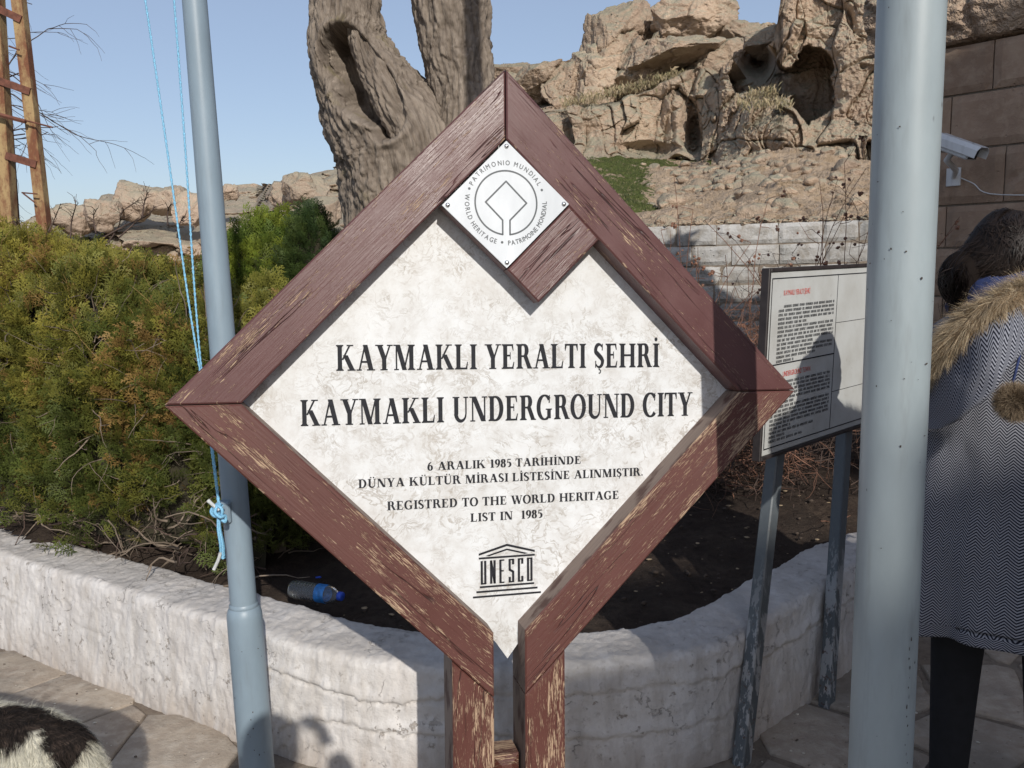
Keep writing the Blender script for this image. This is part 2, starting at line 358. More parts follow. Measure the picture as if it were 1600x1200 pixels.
M['tuff_far'] = m_stone('far_tuff_rock', (.47, .36, .28), (.38, .29, .22), (.52, .41, .32), .3, bumpd=.15, lichen=.7)
M['ashlar'] = m_stone('ashlar_tuff_block', (.35, .25, .185), (.29, .205, .15), (.39, .295, .22), 3., bumpd=.006)
M['limeblock'] = m_stone('limewashed_block', (.46, .45, .435), (.38, .365, .34), (.27, .24, .205), 2.2, bumpd=.015)
M['paving'] = m_stone('dusty_paving_stone', (.40, .34, .275), (.32, .265, .215), (.46, .405, .34), 3.5, bumpd=.008)
M['mortar'] = m_stone('paving_joint_dirt', (.23, .185, .145), (.28, .235, .19), (.17, .135, .105), 6, bumpd=.008)
M['wallbld'] = m_stone('added_building_stone', (.36, .30, .24), (.30, .25, .2), (.4, .34, .27), 1, bumpd=.01)
M['soil'] = m_stone('planter_soil', (.045, .032, .025), (.075, .055, .042), (.03, .022, .018), 6, bumpd=.02)
def m_slope():
    t = NT('hill_slope_rubble_and_grass'); p = t.pos(); g = t.attr('grass')
    n1 = t.noise(p, 1.2, 6, .65); n2 = t.noise(p, 7, 5, .7); n3 = t.noise(p, 30, 3, .7)
    c = t.mix(t.mapr(n1, .35, .65), (.47, .36, .255), (.40, .30, .21)); c = t.mix(t.mapr(n2, .45, .65), c, (.52, .41, .31)); c = t.mix(t.mapr(n3, .6, .7, 0, .6), c, (.24, .17, .12))
    gr = t.mix(n2, (.055, .085, .025), (.14, .15, .05)); c = t.mix(t.mapr(t.math('ADD', g, t.math('MULTIPLY', t.math('SUBTRACT', n2, .5), 2.6)), .4, .6), c, gr)
    return t.fin(c, .95, t.bump(t.math('ADD', n2, n3), 1, .07), spec=.1)
M['slope'] = m_slope()
def m_bark():
    t = NT('grey_brown_bark'); uv = t.n('UVMap').outputs[0]; d = t.attr('bark')
    g = t.noise(t.mp(uv, (9, 60, 1)), 1, 5, .7, .8); n = t.noise(t.co(), 7, 4)
    c = t.mix(t.mapr(d, -1, .8), (.095, .074, .058), (.285, .235, .19)); c = t.mix(t.mapr(g, .4, .7, 0, .6), c, (.36, .305, .25)); c = t.mix(t.mapr(t.noise(t.co(), 2.2, 4), .45, .65, 0, .5), c, (.18, .145, .115))
    c = t.mix(t.mapr(n, .62, .72, 0, .35), c, (.16, .14, .05))
    return t.fin(c, .95, t.bump(g, 1., .012), spec=.15)
M['bark'] = m_bark()
def m_col(name, rough=.7, spec=.3, trans=0., mul=1.):
    t = NT(name); c = t.attr('Col', 'Color')
    m = t.fin(c, rough, spec=spec)
    if trans:
        tr = t.n('BsdfTranslucent', i={'Color': c}); mx = t.n('MixShader'); mx.inputs[0].default_value = trans
        t.t.links.new(t.b.outputs[0], mx.inputs[1]); t.t.links.new(tr.outputs[0], mx.inputs[2]); t.t.links.new(mx.outputs[0], t.out.inputs[0])
    return m
M['leaf'] = m_col('conifer_scale_leaves', .6, .3, .25)
M['twig'] = simple('dead_twig_wood', (.18, .14, .105), .85, var=.45, scale=14)
M['twig_dk'] = simple('dark_twig_wood', (.07, .045, .035), .85, var=.4, scale=20)
M['twig_red'] = simple('reddish_dry_stem', (.20, .10, .065), .8, var=.4, scale=20)
M['core'] = simple('shrub_dark_core', (.030, .026, .014), 1., var=.5, scale=20)  # near-black filler colour, paints the shaded inside of the shrubs
M['fur'] = m_col('fur_hair', .75, .2)
M['hair'] = m_col('dark_hair', .5, .22)
M['rope'] = simple('light_blue_rope', (.22, .50, .72), .7, var=.25, scale=300, bump=.6)
M['rope_end'] = simple('frayed_grey_rope', (.50, .52, .52), .8, var=.2, scale=200)
def m_rust():
    t = NT('rusty_angle_iron'); p = t.co(); nrm = t.n('NewGeometry').outputs['Normal']
    n = t.noise(t.mp(p, (1, 1, .4)), 9, 5, .7); n2 = t.noise(p, 40, 4, .7)
    c = t.mix(t.mapr(n, .42, .58), (.36, .25, .12), (.17, .065, .03)); c = t.mix(t.mapr(n2, .55, .7, 0, .7), c, (.11, .05, .03))
    return t.fin(c, .8, t.bump(n2, .5, .003))
M['rust'] = m_rust()
M['rust_dk'] = simple('dark_rusted_steel', (.13, .05, .032), .85, var=.4, scale=30, bump=.4)
M['white_metal'] = m_metal('white_painted_housing', (.62, .64, .66), .4, .2, specks=False)
M['dark_glass'] = simple('dark_lens_glass', (.01, .012, .015), .08, var=0)
M['skin'] = simple('skin', (.42, .24, .17), .55, var=.08, scale=40)
M['black_cloth'] = simple('black_trouser_cloth', (.006, .006, .008), .9, var=.3, scale=40, bump=.4)
M['navy'] = simple('navy_scarf_cloth', (.02, .035, .11), .85, var=.4, scale=60, bump=.5)
M['shoe'] = simple('dark_shoe_leather', (.02, .016, .014), .5, var=.2)
def m_herring():
    t = NT('herringbone_tweed'); uv = t.n('UVMap').outputs[0]; s = t.n('SeparateXYZ', i={0: uv})
    u, v = s.outputs[0], s.outputs[1]; CW = .0140
    wob = t.math('MULTIPLY', t.math('SUBTRACT', t.noise(uv, 25, 2), .5), .004)
    tri = t.math('PINGPONG', t.math('ADD', u, wob), CW)
    ph = t.math('DIVIDE', t.math('ADD', v, t.math('MULTIPLY', tri, 1.2)), .0075)
    sq = t.math('FRACT', ph); st = t.mapr(t.math('ABSOLUTE', t.math('SUBTRACT', sq, .5)), .17, .33)
    n = t.noise(uv, 900, 2)
    c = t.mix(st, (.006, .007, .015), (.31, .32, .36)); c = t.mix(t.mapr(n, .3, .8, 0, .3), c, (.05, .055, .08))
    return t.fin(c, .95, t.bump(st, .35, .001), spec=.1)
M['coat'] = m_herring()
def m_board():
    t = NT('info_board_enamel'); p = t.co(); n = t.noise(p, 9, 5); c = t.mix(t.mapr(n, .4, .7), (.50, .51, .50), (.43, .43, .41))
    s = t.mapr(t.noise(p, 40, 4, .7), .62, .72, 0, .35); c = t.mix(s, c, (.25, .23, .2)); return t.fin(c, .4)
M['board'] = m_board()
M['board_fr'] = simple('dark_board_frame', (.03, .024, .024), .5, var=.3)
M['red_ink'] = simple('red_print', (.62, .07, .05), .5, var=.1)
def m_pet():
    t = NT('clear_plastic'); p = t.co(); t.b.inputs['Transmission Weight'].default_value = .92; t.b.inputs['IOR'].default_value = 1.18
    return t.fin((.90, .95, .97), .09, t.bump(t.noise(p, 70, 2), .4, .003))
M['pet'] = m_pet()
M['blue_label'] = simple('blue_bottle_label', (.04, .22, .58), .35, var=.45, scale=60)
M['blue_cap'] = simple('blue_bottle_cap', (.03, .09, .55), .4, var=.05)
M['win'] = simple('window_glass_dark', (.03, .035, .04), .08, var=0)
M['roof'] = simple('roof_slab_concrete', (.3, .29, .27), .9, bump=.4)
# ================================================================== GROUND
def polyclip(poly, n, d):
    out = []
    for i in range(len(poly)):
        a = poly[i]; b = poly[(i+1) % len(poly)]; da = a@n-d; db = b@n-d
        if da <= 0: out.append(a)
        if (da < 0) != (db < 0) and abs(da-db) > 1e-12: out.append(a+(b-a)*(da/(da-db)))
    return out
# ground sheet to the horizon
gx = np.concatenate([np.linspace(-600, -12, 10), np.linspace(-10, 10, 60), np.linspace(12, 600, 10)])
gy = np.concatenate([np.linspace(-600, -8, 10), np.linspace(-6, 12, 60), np.linspace(14, 900, 14)])
X, Y = np.meshgrid(gx, gy, indexing='ij'); Z = -.006+.004*perlin(np.stack([X*2, Y*2, X*0], -1))
gr = mk('ground', np.stack([X, Y, Z], -1).reshape(-1, 3), grid_faces(len(gx), len(gy)), M['mortar'], smooth=True, attrs={'rnd': np.full(X.size, .5)}, base=(0, 0, 0))
props(gr, kind='structure')
# planter wall plan (outer base line, from left to right)
BASE = np.array([(-4.6, 4.95), (-3.2, 4.08), (-2.14, 3.37), (-1.49, 2.965), (-.93, 2.62), (-.62, 2.455), (-.3, 2.365), (0, 2.345), (.33, 2.365), (.60, 2.43), (.80, 2.59), (1.05, 2.82), (1.27, 3.02), (1.48, 3.16)])
bl = spline(BASE, 520); seg = np.linalg.norm(np.diff(bl, axis=0), axis=1); cum = np.concatenate([[0], np.cumsum(seg)])
NS = 1250; ss = np.linspace(0, cum[-1], NS); bl = np.stack([np.interp(ss, cum, bl[:, k]) for k in (0, 1)], -1)
tg = np.gradient(bl, axis=0); tg /= np.linalg.norm(tg, axis=1)[:, None]; inn = np.stack([-tg[:, 1], tg[:, 0]], -1)  # inward normal
def outside_planter(p):      # is point on the path side of the wall?
    k = np.argmin(((bl-p)**2).sum(1)); return (p-bl[k])@inn[k] < 0
pav = empty('pavement', (0, 2, 0), kind='structure')
seeds = []
r2 = np.random.default_rng(21)
for ix in range(-10, 9):
    for iy in range(-3, 11):
        c = np.array([ix*.42+r2.uniform(-.17, .17)+(iy % 2)*.2, iy*.36+r2.uniform(-.15, .15)])
        seeds.append(c)
seeds = np.array(seeds)
for si, s in enumerate(seeds):
    if s[1] < 0 or s[1] > 3.75 or not outside_planter(s-np.array([0, .0])) : continue
    poly = [s+np.array(q)*.5 for q in ((-1, -1), (1, -1), (1, 1), (-1, 1))]
    dd = ((seeds-s)**2).sum(1)
    for j in np.argsort(dd)[1:14]:
        o = seeds[j]; n = (o-s); L = np.linalg.norm(n); n = n/L; poly = polyclip(poly, n, (s+o)@n/2-(.0025 if s[0] < .6 else .010))
        if len(poly) < 3: break
    if len(poly) < 3: continue
    # resample the outline with a worn, wobbly edge
    pts = []
    for a, b in zip(poly, poly[1:]+poly[:1]):
        m = max(1, int(np.linalg.norm(b-a)/.06)); pts += [a+(b-a)*k/m for k in range(m)]
    pts = np.array(pts); c0 = pts.mean(0)
    nz = perlin(np.concatenate([pts*9, np.full((len(pts), 1), si)], 1)); pts = pts+(c0-pts)*((.004+.03*np.abs(nz)) if s[0] < .6 else (.02+.09*np.abs(nz)))[:, None]
    n = len(pts); hh = .004+.003*r2.random(); til = r2.normal(0, .006, 2)
    top = lambda q, h: np.concatenate([q, (h+(q-c0)@til)[:, None]], 1)
    V = np.vstack([top(pts, np.full(n, -.02)), top(pts, np.full(n, hh-.004)), top(c0+(pts-c0)*.965, np.full(n, hh)), top(c0+(pts-c0)*.5, hh+.0008*r2.normal(size=n)), top(c0[None], np.array([hh]))])
    F = []
    for k in range(3): F += [[k*n+i, k*n+(i+1) % n, (k+1)*n+(i+1) % n, (k+1)*n+i] for i in range(n)]
    F += [[3*n+i, 3*n+(i+1) % n, 4*n] for i in range(n)]
    mk('flagstone', V, F, M['paving'], pav, True, attrs={'rnd': np.full(len(V), r2.random())})
# fine grit and pale chips on the paving
def chips(n, fn, size, mat, name, parent=None, label=None, seed=1, kind='stuff', flat=.5):
    rr = np.random.default_rng(seed); V0, F0 = ico(0); Vs = []; Fs = []
    P = fn(rr, n)
    for i in range(len(P)):
        s = size[0]+(size[1]-size[0])*rr.random()**3
        sc = s*np.array([1, rr.uniform(.4, 1), flat*rr.uniform(.5, 1)]); a = rr.uniform(0, 6.28)
        v = V0*sc*(1+.3*rr.normal(size=V0.shape[:1]+(1,))*.5); v = np.stack([v[:, 0]*math.cos(a)-v[:, 1]*math.sin(a), v[:, 0]*math.sin(a)+v[:, 1]*math.cos(a), v[:, 2]], -1)
        Vs.append(v+P[i]); Fs.append(F0+i*len(V0))
    V = np.concatenate(Vs); o = mk(name, V, np.concatenate(Fs), mat, parent, attrs={'rnd': np.repeat(rr.random(len(P)), len(V0))})
    props(o, label, None, None, kind)
    return o
def on_path(rr, n):
    P = []
    while len(P) < n:
        q = np.array([rr.uniform(-2.6, 1.6), rr.uniform(1.6, 3.6)])
        if outside_planter(q): P.append((q[0], q[1], .009))
    return np.array(P)
props(chips(420, on_path, (.0015, .008), simple('pale_stone_chip', (.62, .58, .5), .9), 'grit', seed=2, flat=.35), 'pale grit and tiny stone chips scattered on the dusty paving', 'grit')
props(chips(260, on_path, (.002, .009), simple('dark_dirt_crumb', (.12, .09, .07), .9), 'dirt_crumbs', seed=3, flat=.3), 'dark crumbs of dirt scattered on the dusty paving', 'dirt')

# ================================================================== PLANTER WALL
prof = []   # (inward offset, height) : outer face, rounded shoulder, top, inner edge
for h in np.linspace(-.03, .335, 46): prof.append((.02*(h/.335) if h > 0 else 0, h))
for a in np.linspace(0, np.pi/2, 14)[1:]: prof.append((.02+.032*(1-math.cos(a)), .335+.040*math.sin(a)))
for o in np.linspace(.052, .205, 26)[1:]: prof.append((o, .375+.010*math.sin((o-.05)*9)))
for a in np.linspace(0, np.pi/2, 8)[1:]: prof.append((.205+.03*math.sin(a), .375+.0098-.03*(1-math.cos(a))))
prof.append((.245, .20))
prof = np.array(prof); NP = len(prof)
off = prof[:, 0][None, :]; hgt = np.repeat(prof[:, 1][None, :], NS, 0).copy()
# gentle rise and fall of the top
rise = np.interp(ss, [0, 3.2, 4.3, 5.2, 6.2, 7.3, 9.5], [.05, .03, .02, -.02, .0, .035, .05]) + .012*perlin(np.stack([ss*1.7, ss*0, ss*0], -1))
hgt = hgt*(1+rise[:, None]*2.6*(hgt > 0))
P3 = np.concatenate([(bl[:, None, :]+inn[:, None, :]*off[..., None]), hgt[..., None]], -1)
pn = np.gradient(prof, axis=0); pn /= np.linalg.norm(pn, axis=1)[:, None]
nrm = np.concatenate([inn[:, None, :]*(-pn[None, :, 1, None]), np.repeat(pn[None, :, 0, None], NS, 0)], -1)
d = .008*fbm(P3*2.4, 3)+.0042*fbm(P3*8, 4)+.003*facets(P3*11, .8)[0]+.0024*fbm(P3*[34, 34, 16], 3)+.0016*perlin(P3*75)
# ragged horizontal cracks where render layers lift off (one proud lip above each)
for hc, amp, x0, x1 in ((.255, .013, -.95, 1.5), (.135, .010, -.75, .9), (.20, .008, -3, -1.2)):
    wv = hc+.035*perlin(np.stack([P3[..., 0]*2.6, P3[..., 1]*2.6, P3[..., 0]*0+hc*50], -1))+.014*perlin(np.stack([P3[..., 0]*11, P3[..., 1]*11, P3[..., 0]*0], -1))+.008*fbm(np.stack([P3[..., 0]*33, P3[..., 1]*33, P3[..., 0]*0], -1), 3)
    dz = P3[..., 2]-wv; g = np.clip((P3[..., 0]-x0)*6, 0, 1)*np.clip((x1-P3[..., 0])*6, 0, 1)*np.clip(.25+2.2*perlin(np.stack([P3[..., 0]*1.9+hc*9, P3[..., 1], P3[..., 2]*0], -1)), 0, 1)
    d += g*(-amp*np.exp(-(dz/.0045)**2) + amp*.7*np.exp(-((dz-.018)/.02)**2)*(dz > 0))
pits = worley(P3*16)[0]; d -= .004*np.clip(1-pits/.3, 0, 1)
P3 = P3+nrm*d[..., None]
wall = mk('planter_wall', P3.reshape(-1, 3), grid_faces(NS, NP), M['plaster'], smooth=True)
props(wall, 'low whitewashed rendered planter wall curving round behind the wooden sign', 'wall')

# ================================================================== SOIL BED
gx = np.linspace(-5, 4.5, 260); gy = np.linspace(2.4, 9.2, 200); X, Y = np.meshgrid(gx, gy, indexing='ij')
Zs = (.315+.05*np.clip(Y-3, 0, 9))*np.where(X > 1.35, np.clip((Y-3.1-.2*(X-1.2))/.8, 0, 1), 1)+.03*fbm(np.stack([X*2, Y*2, X*0], -1), 4)+.008*perlin(np.stack([X*18, Y*18, X*0], -1))
pts = np.stack([X, Y], -1).reshape(-1, 2); keep = np.zeros(len(pts), bool); dist = np.zeros(len(pts))
for a in range(0, len(pts), 4000):
    q = pts[a:a+4000]; D2 = ((q[:, None]-bl[None, ::4])**2).sum(-1); k = D2.argmin(1)*4; sg = ((q-bl[k])*inn[k]).sum(1); keep[a:a+4000] = (sg > .13) | ((q[:, 0] > 1.2) & (q[:, 1] > 3.18+.25*(q[:, 0]-1.2)))
G = grid_faces(len(gx), len(gy)); G = G[keep[G].all(1)]
mound = .10*np.exp(-((X+1.6)**2/1.4+(Y-3.7)**2/.25))
soil = mk('soil', np.stack([X, Y, Zs+mound], -1).reshape(-1, 3), G, M['soil'], smooth=True, attrs={'rnd': np.full(X.size, .5)}); props(soil, kind='structure')
def soil_z(x, y): return .315+.05*max(0, y-3)
def on_soil(rr, n):
    P = []
    while len(P) < n:
        q = np.array([rr.uniform(-2.4, 1.5), rr.uniform(2.6, 4.6)]); k = np.argmin(((bl-q)**2).sum(1))
        if (q-bl[k])@inn[k] > .3: P.append((q[0], q[1], soil_z(*q)+.015+.03*perlin(np.array([q[0]*2, q[1]*2, 0.]))))
    return np.array(P)
props(chips(900, on_soil, (.003, .014), simple('soil_clod', (.075, .055, .042), 1.), 'soil_clods', seed=5, flat=.7), 'crumbly dark clods of earth lying on the planter bed', 'soil')
props(chips(240, on_soil, (.004, .016), simple('dry_leaf_litter', (.36, .27, .17), .9), 'leaf_litter', seed=6, flat=.12), 'scattered pale dry leaf litter on the dark planter bed', 'leaf litter')

# ================================================================== HERITAGE SIGN
SX0, SY0, SZ0, YAW, LEAN, SRL, BW = -.0103, 1.95, CAMZ-.3127, .2401, .0798, -.0378, .1108
ex = np.array([math.cos(YAW), math.sin(YAW), 0]); nh = np.array([-math.sin(YAW), math.cos(YAW), 0]); zz = np.array([0, 0, 1.])
ezl = zz*math.cos(LEAN)+nh*math.sin(LEAN); NN = math.cos(LEAN)*nh-math.sin(LEAN)*zz
E1 = math.cos(SRL)*ex+math.sin(SRL)*ezl; E2 = -math.sin(SRL)*ex+math.cos(SRL)*ezl; SC0 = np.array([SX0, SY0, SZ0])
def S(u, v, w=0.): return SC0+np.multiply.outer(np.asarray(u, float), E1)+np.multiply.outer(np.asarray(v, float), E2)+np.multiply.outer(np.asarray(w, float), NN)
A_ = .74; B_ = A_-BW*2**.5; RC = .07; TH = .125; PO, PI_ = .1363, .0366
sign = empty('heritage_sign', tuple(S(0, -1.2)*[1, 1, 0]), 'diamond shaped brown timber sign on two posts with marble panel naming the underground city', 'sign')
def beam(name, poly, ang, mat, rnd, w0=0., w1=TH, bev=.0035, raw_inner=None, parent=None, inset=.0012):
    """poly: front outline (u,v) ccw. ang: grain direction. real bevel on the front edge, sides as bare wood for listed edges"""
    poly = np.array(poly, float); n = len(poly); c = poly.mean(0)
    # inset polygon for gaps at mitres and bevel
    def offs(pl, dd):
        out = []
        for i in range(n):
            a, b, c_ = pl[i-1], pl[i], pl[(i+1) % n]
            n1 = np.array([(b-a)[1], -(b-a)[0]]); n1 /= np.linalg.norm(n1); n2 = np.array([(c_-b)[1], -(c_-b)[0]]); n2 /= np.linalg.norm(n2)
            k = (n1+n2)/(1+n1@n2); out.append(b-k*dd)
        return np.array(out)
    p0 = offs(poly, inset); p1 = offs(poly, inset+bev)
    ca, sa = math.cos(ang), math.sin(ang)
    def uvw(p, w): return np.stack([p[:, 0]*ca+p[:, 1]*sa, -p[:, 0]*sa+p[:, 1]*ca+w], -1)
    # subdivide front a little so it is not mathematically flat
    V = []; UV = []; F = []; MI = []
    def ring(p, w): V.extend(S(p[:, 0], p[:, 1], np.full(n, w))); UV.extend(uvw(p, w)); return len(V)-n
    r0 = ring(p1, w0); r1 = ring(p0, w0+bev*.8); r2_ = ring(p0, w1)
    F.append([r0+i for i in range(n)]); MI.append(0)
    for i in range(n): F.append([r0+i, r0+(i+1) % n, r1+(i+1) % n, r1+i]); MI.append(0)
    for i in range(n):
        F.append([r1+i, r1+(i+1) % n, r2_+(i+1) % n, r2_+i]); MI.append(1 if raw_inner and i in raw_inner else 0)
    F.append([r2_+i for i in range(n)][::-1]); MI.append(0)
    o = mk(name, V, F, mat, parent or sign, uv=UV, attrs={'rnd': np.full(len(V), rnd)})
    o.data.materials.append(M['raw'])
    for p, m_ in zip(o.data.polygons, MI): p.material_index = m_
    return o
q4 = math.pi/4
beam('frame_beam', [(-A_, 0), (-B_, 0), (0, B_), (0, A_)], q4, M['paint_top'], .1)
beam('frame_beam', [(0, A_), (0, B_), (B_, 0), (A_, 0)], -q4, M['paint_top'], .37)
beam('frame_beam', [(-A_, 0), (-PO, -(A_-PO)), (-PI_, -(A_-PI_)), (-PI_, -(B_-PI_)), (-B_, 0)], -q4, M['paint_low'], .6, raw_inner=(2, 3, 4))
beam('frame_beam', [(A_, 0), (B_, 0), (PI_, -(B_-PI_)), (PI_, -(A_-PI_)), (PO, -(A_-PO))], q4, M['paint_low'], .83, raw_inner=(1, 2))
LB = SZ0/E2[2]+.03
beam('post', [(-PO, -(A_-PO)), (-PO, -LB), (-PI_, -LB), (-PI_, -(A_-PI_))], math.pi/2, M['paint_post'], .2, w0=.002, raw_inner=(0, 2))
beam('post', [(PI_, -(A_-PI_)), (PI_, -LB), (PO, -LB), (PO, -(A_-PO))], math.pi/2, M['paint_post'], .7, w0=.002, raw_inner=(0, 2))
# short spacer block between the posts
bp = beam('spacer_block', [(-PI_+.002, -.86), (-PI_+.002, -1.12), (PI_-.004, -1.12), (PI_-.004, -.86)], 0, M['paint_post'], .9, w0=.03, w1=.115, bev=.02)
sb = beam('spacer_plate', [(-PI_+.008, -.915), (-PI_+.008, -1.1), (PI_-.01, -1.1), (PI_-.01, -.915)], 0, simple('chipped_dark_blue_paint', (.03, .04, .055), .5, var=.9, scale=90, bump=.4), .9, w0=.024, w1=.032, bev=.002)
# corner plank and backing of the plaque
PL0 = (-.1515, .4400); C0 = np.array([-.0010, .2905]); TB = np.array([.0745, .2150]); TR = np.array([.2215, .3635])
sq_t = (0, B_-.001)
beam('corner_block', [(0, B_-.004), (-.1485, B_-.1525), tuple(C0), tuple(C0+(.1492, .1492))][::1], -q4, M['paint_top'], .5, w0=.003, w1=.045, raw_inner=())
beam('corner_plank', [tuple(C0+(.0002, .0)), tuple(TB), tuple(TB+(.1480, .1480)), tuple(C0+(.1490, .1490))], -q4+math.pi/2, M['paint_top'], .33, w0=-.001, w1=.045)
# marble
hm = B_+.035; tipv = -.6394
mv = [(-hm, 0), (-.0185, -.5935), (.0114, tipv+.002), (.0455, -.5925), (hm, 0), (0, hm)]
mo = [(a, b) for a, b in mv]; n = len(mo); Vm = list(S(*np.array(mo).T, np.full(n, RC)))+list(S(*np.array(mo).T, np.full(n, RC+.03)))
mk('marble_panel', Vm, [list(range(n)), list(range(n, 2*n))[::-1]]+[[i, (i+1) % n, n+(i+1) % n, n+i] for i in range(n)], M['marble'], sign)
# ------------------------------------------------ engraved serif lettering
TK, TN, SH = .215, .075, .048
class G:
    def __init__(s): s.p = []
    def poly(s, pts): s.p.append(np.array(pts, float)); return s
    def rect(s, x0, y0, x1, y1): return s.poly([(x0, y0), (x1, y0), (x1, y1), (x0, y1)])
    def stem(s, x, w=TK, y0=0, y1=1, sb=1, st=1, e=.075):
        s.rect(x, y0, x+w, y1)
        if sb: s.rect(x-e, y0, x+w+e, y0+SH); s.poly([(x-e*.5, y0+SH), (x+w+e*.5, y0+SH), (x+w, y0+SH+.05), (x, y0+SH+.05)])
        if st: s.rect(x-e, y1-SH, x+w+e, y1); s.poly([(x, y1-SH-.05), (x+w, y1-SH-.05), (x+w+e*.5, y1-SH), (x-e*.5, y1-SH)])
        return s
    def diag(s, x0, y0, x1, y1, w): return s.poly([(x0, y0), (x0+w, y0), (x1+w, y1), (x1, y1)])
    def path(s, pts, wf=None, tk=TK, tn=TN):
        pts = np.array(pts, float); T = np.gradient(pts, axis=0); T /= np.linalg.norm(T, axis=1)[:, None]+1e-9
        w = tn+(tk-tn)*np.abs(T[:, 1])**1.6 if wf is None else np.array([wf]*len(pts)) if np.isscalar(wf) else np.asarray(wf)
        N = np.stack([-T[:, 1], T[:, 0]], -1); a = pts+N*w[:, None]/2; b = pts-N*w[:, None]/2
        for i in range(len(pts)-1): s.poly([b[i], b[i+1], a[i+1], a[i]])
        return s
def arc(cx, cy, rx, ry, a0, a1, n=14):
    t = np.radians(np.linspace(a0, a1, n)); return list(zip(cx+rx*np.cos(t), cy+ry*np.sin(t)))
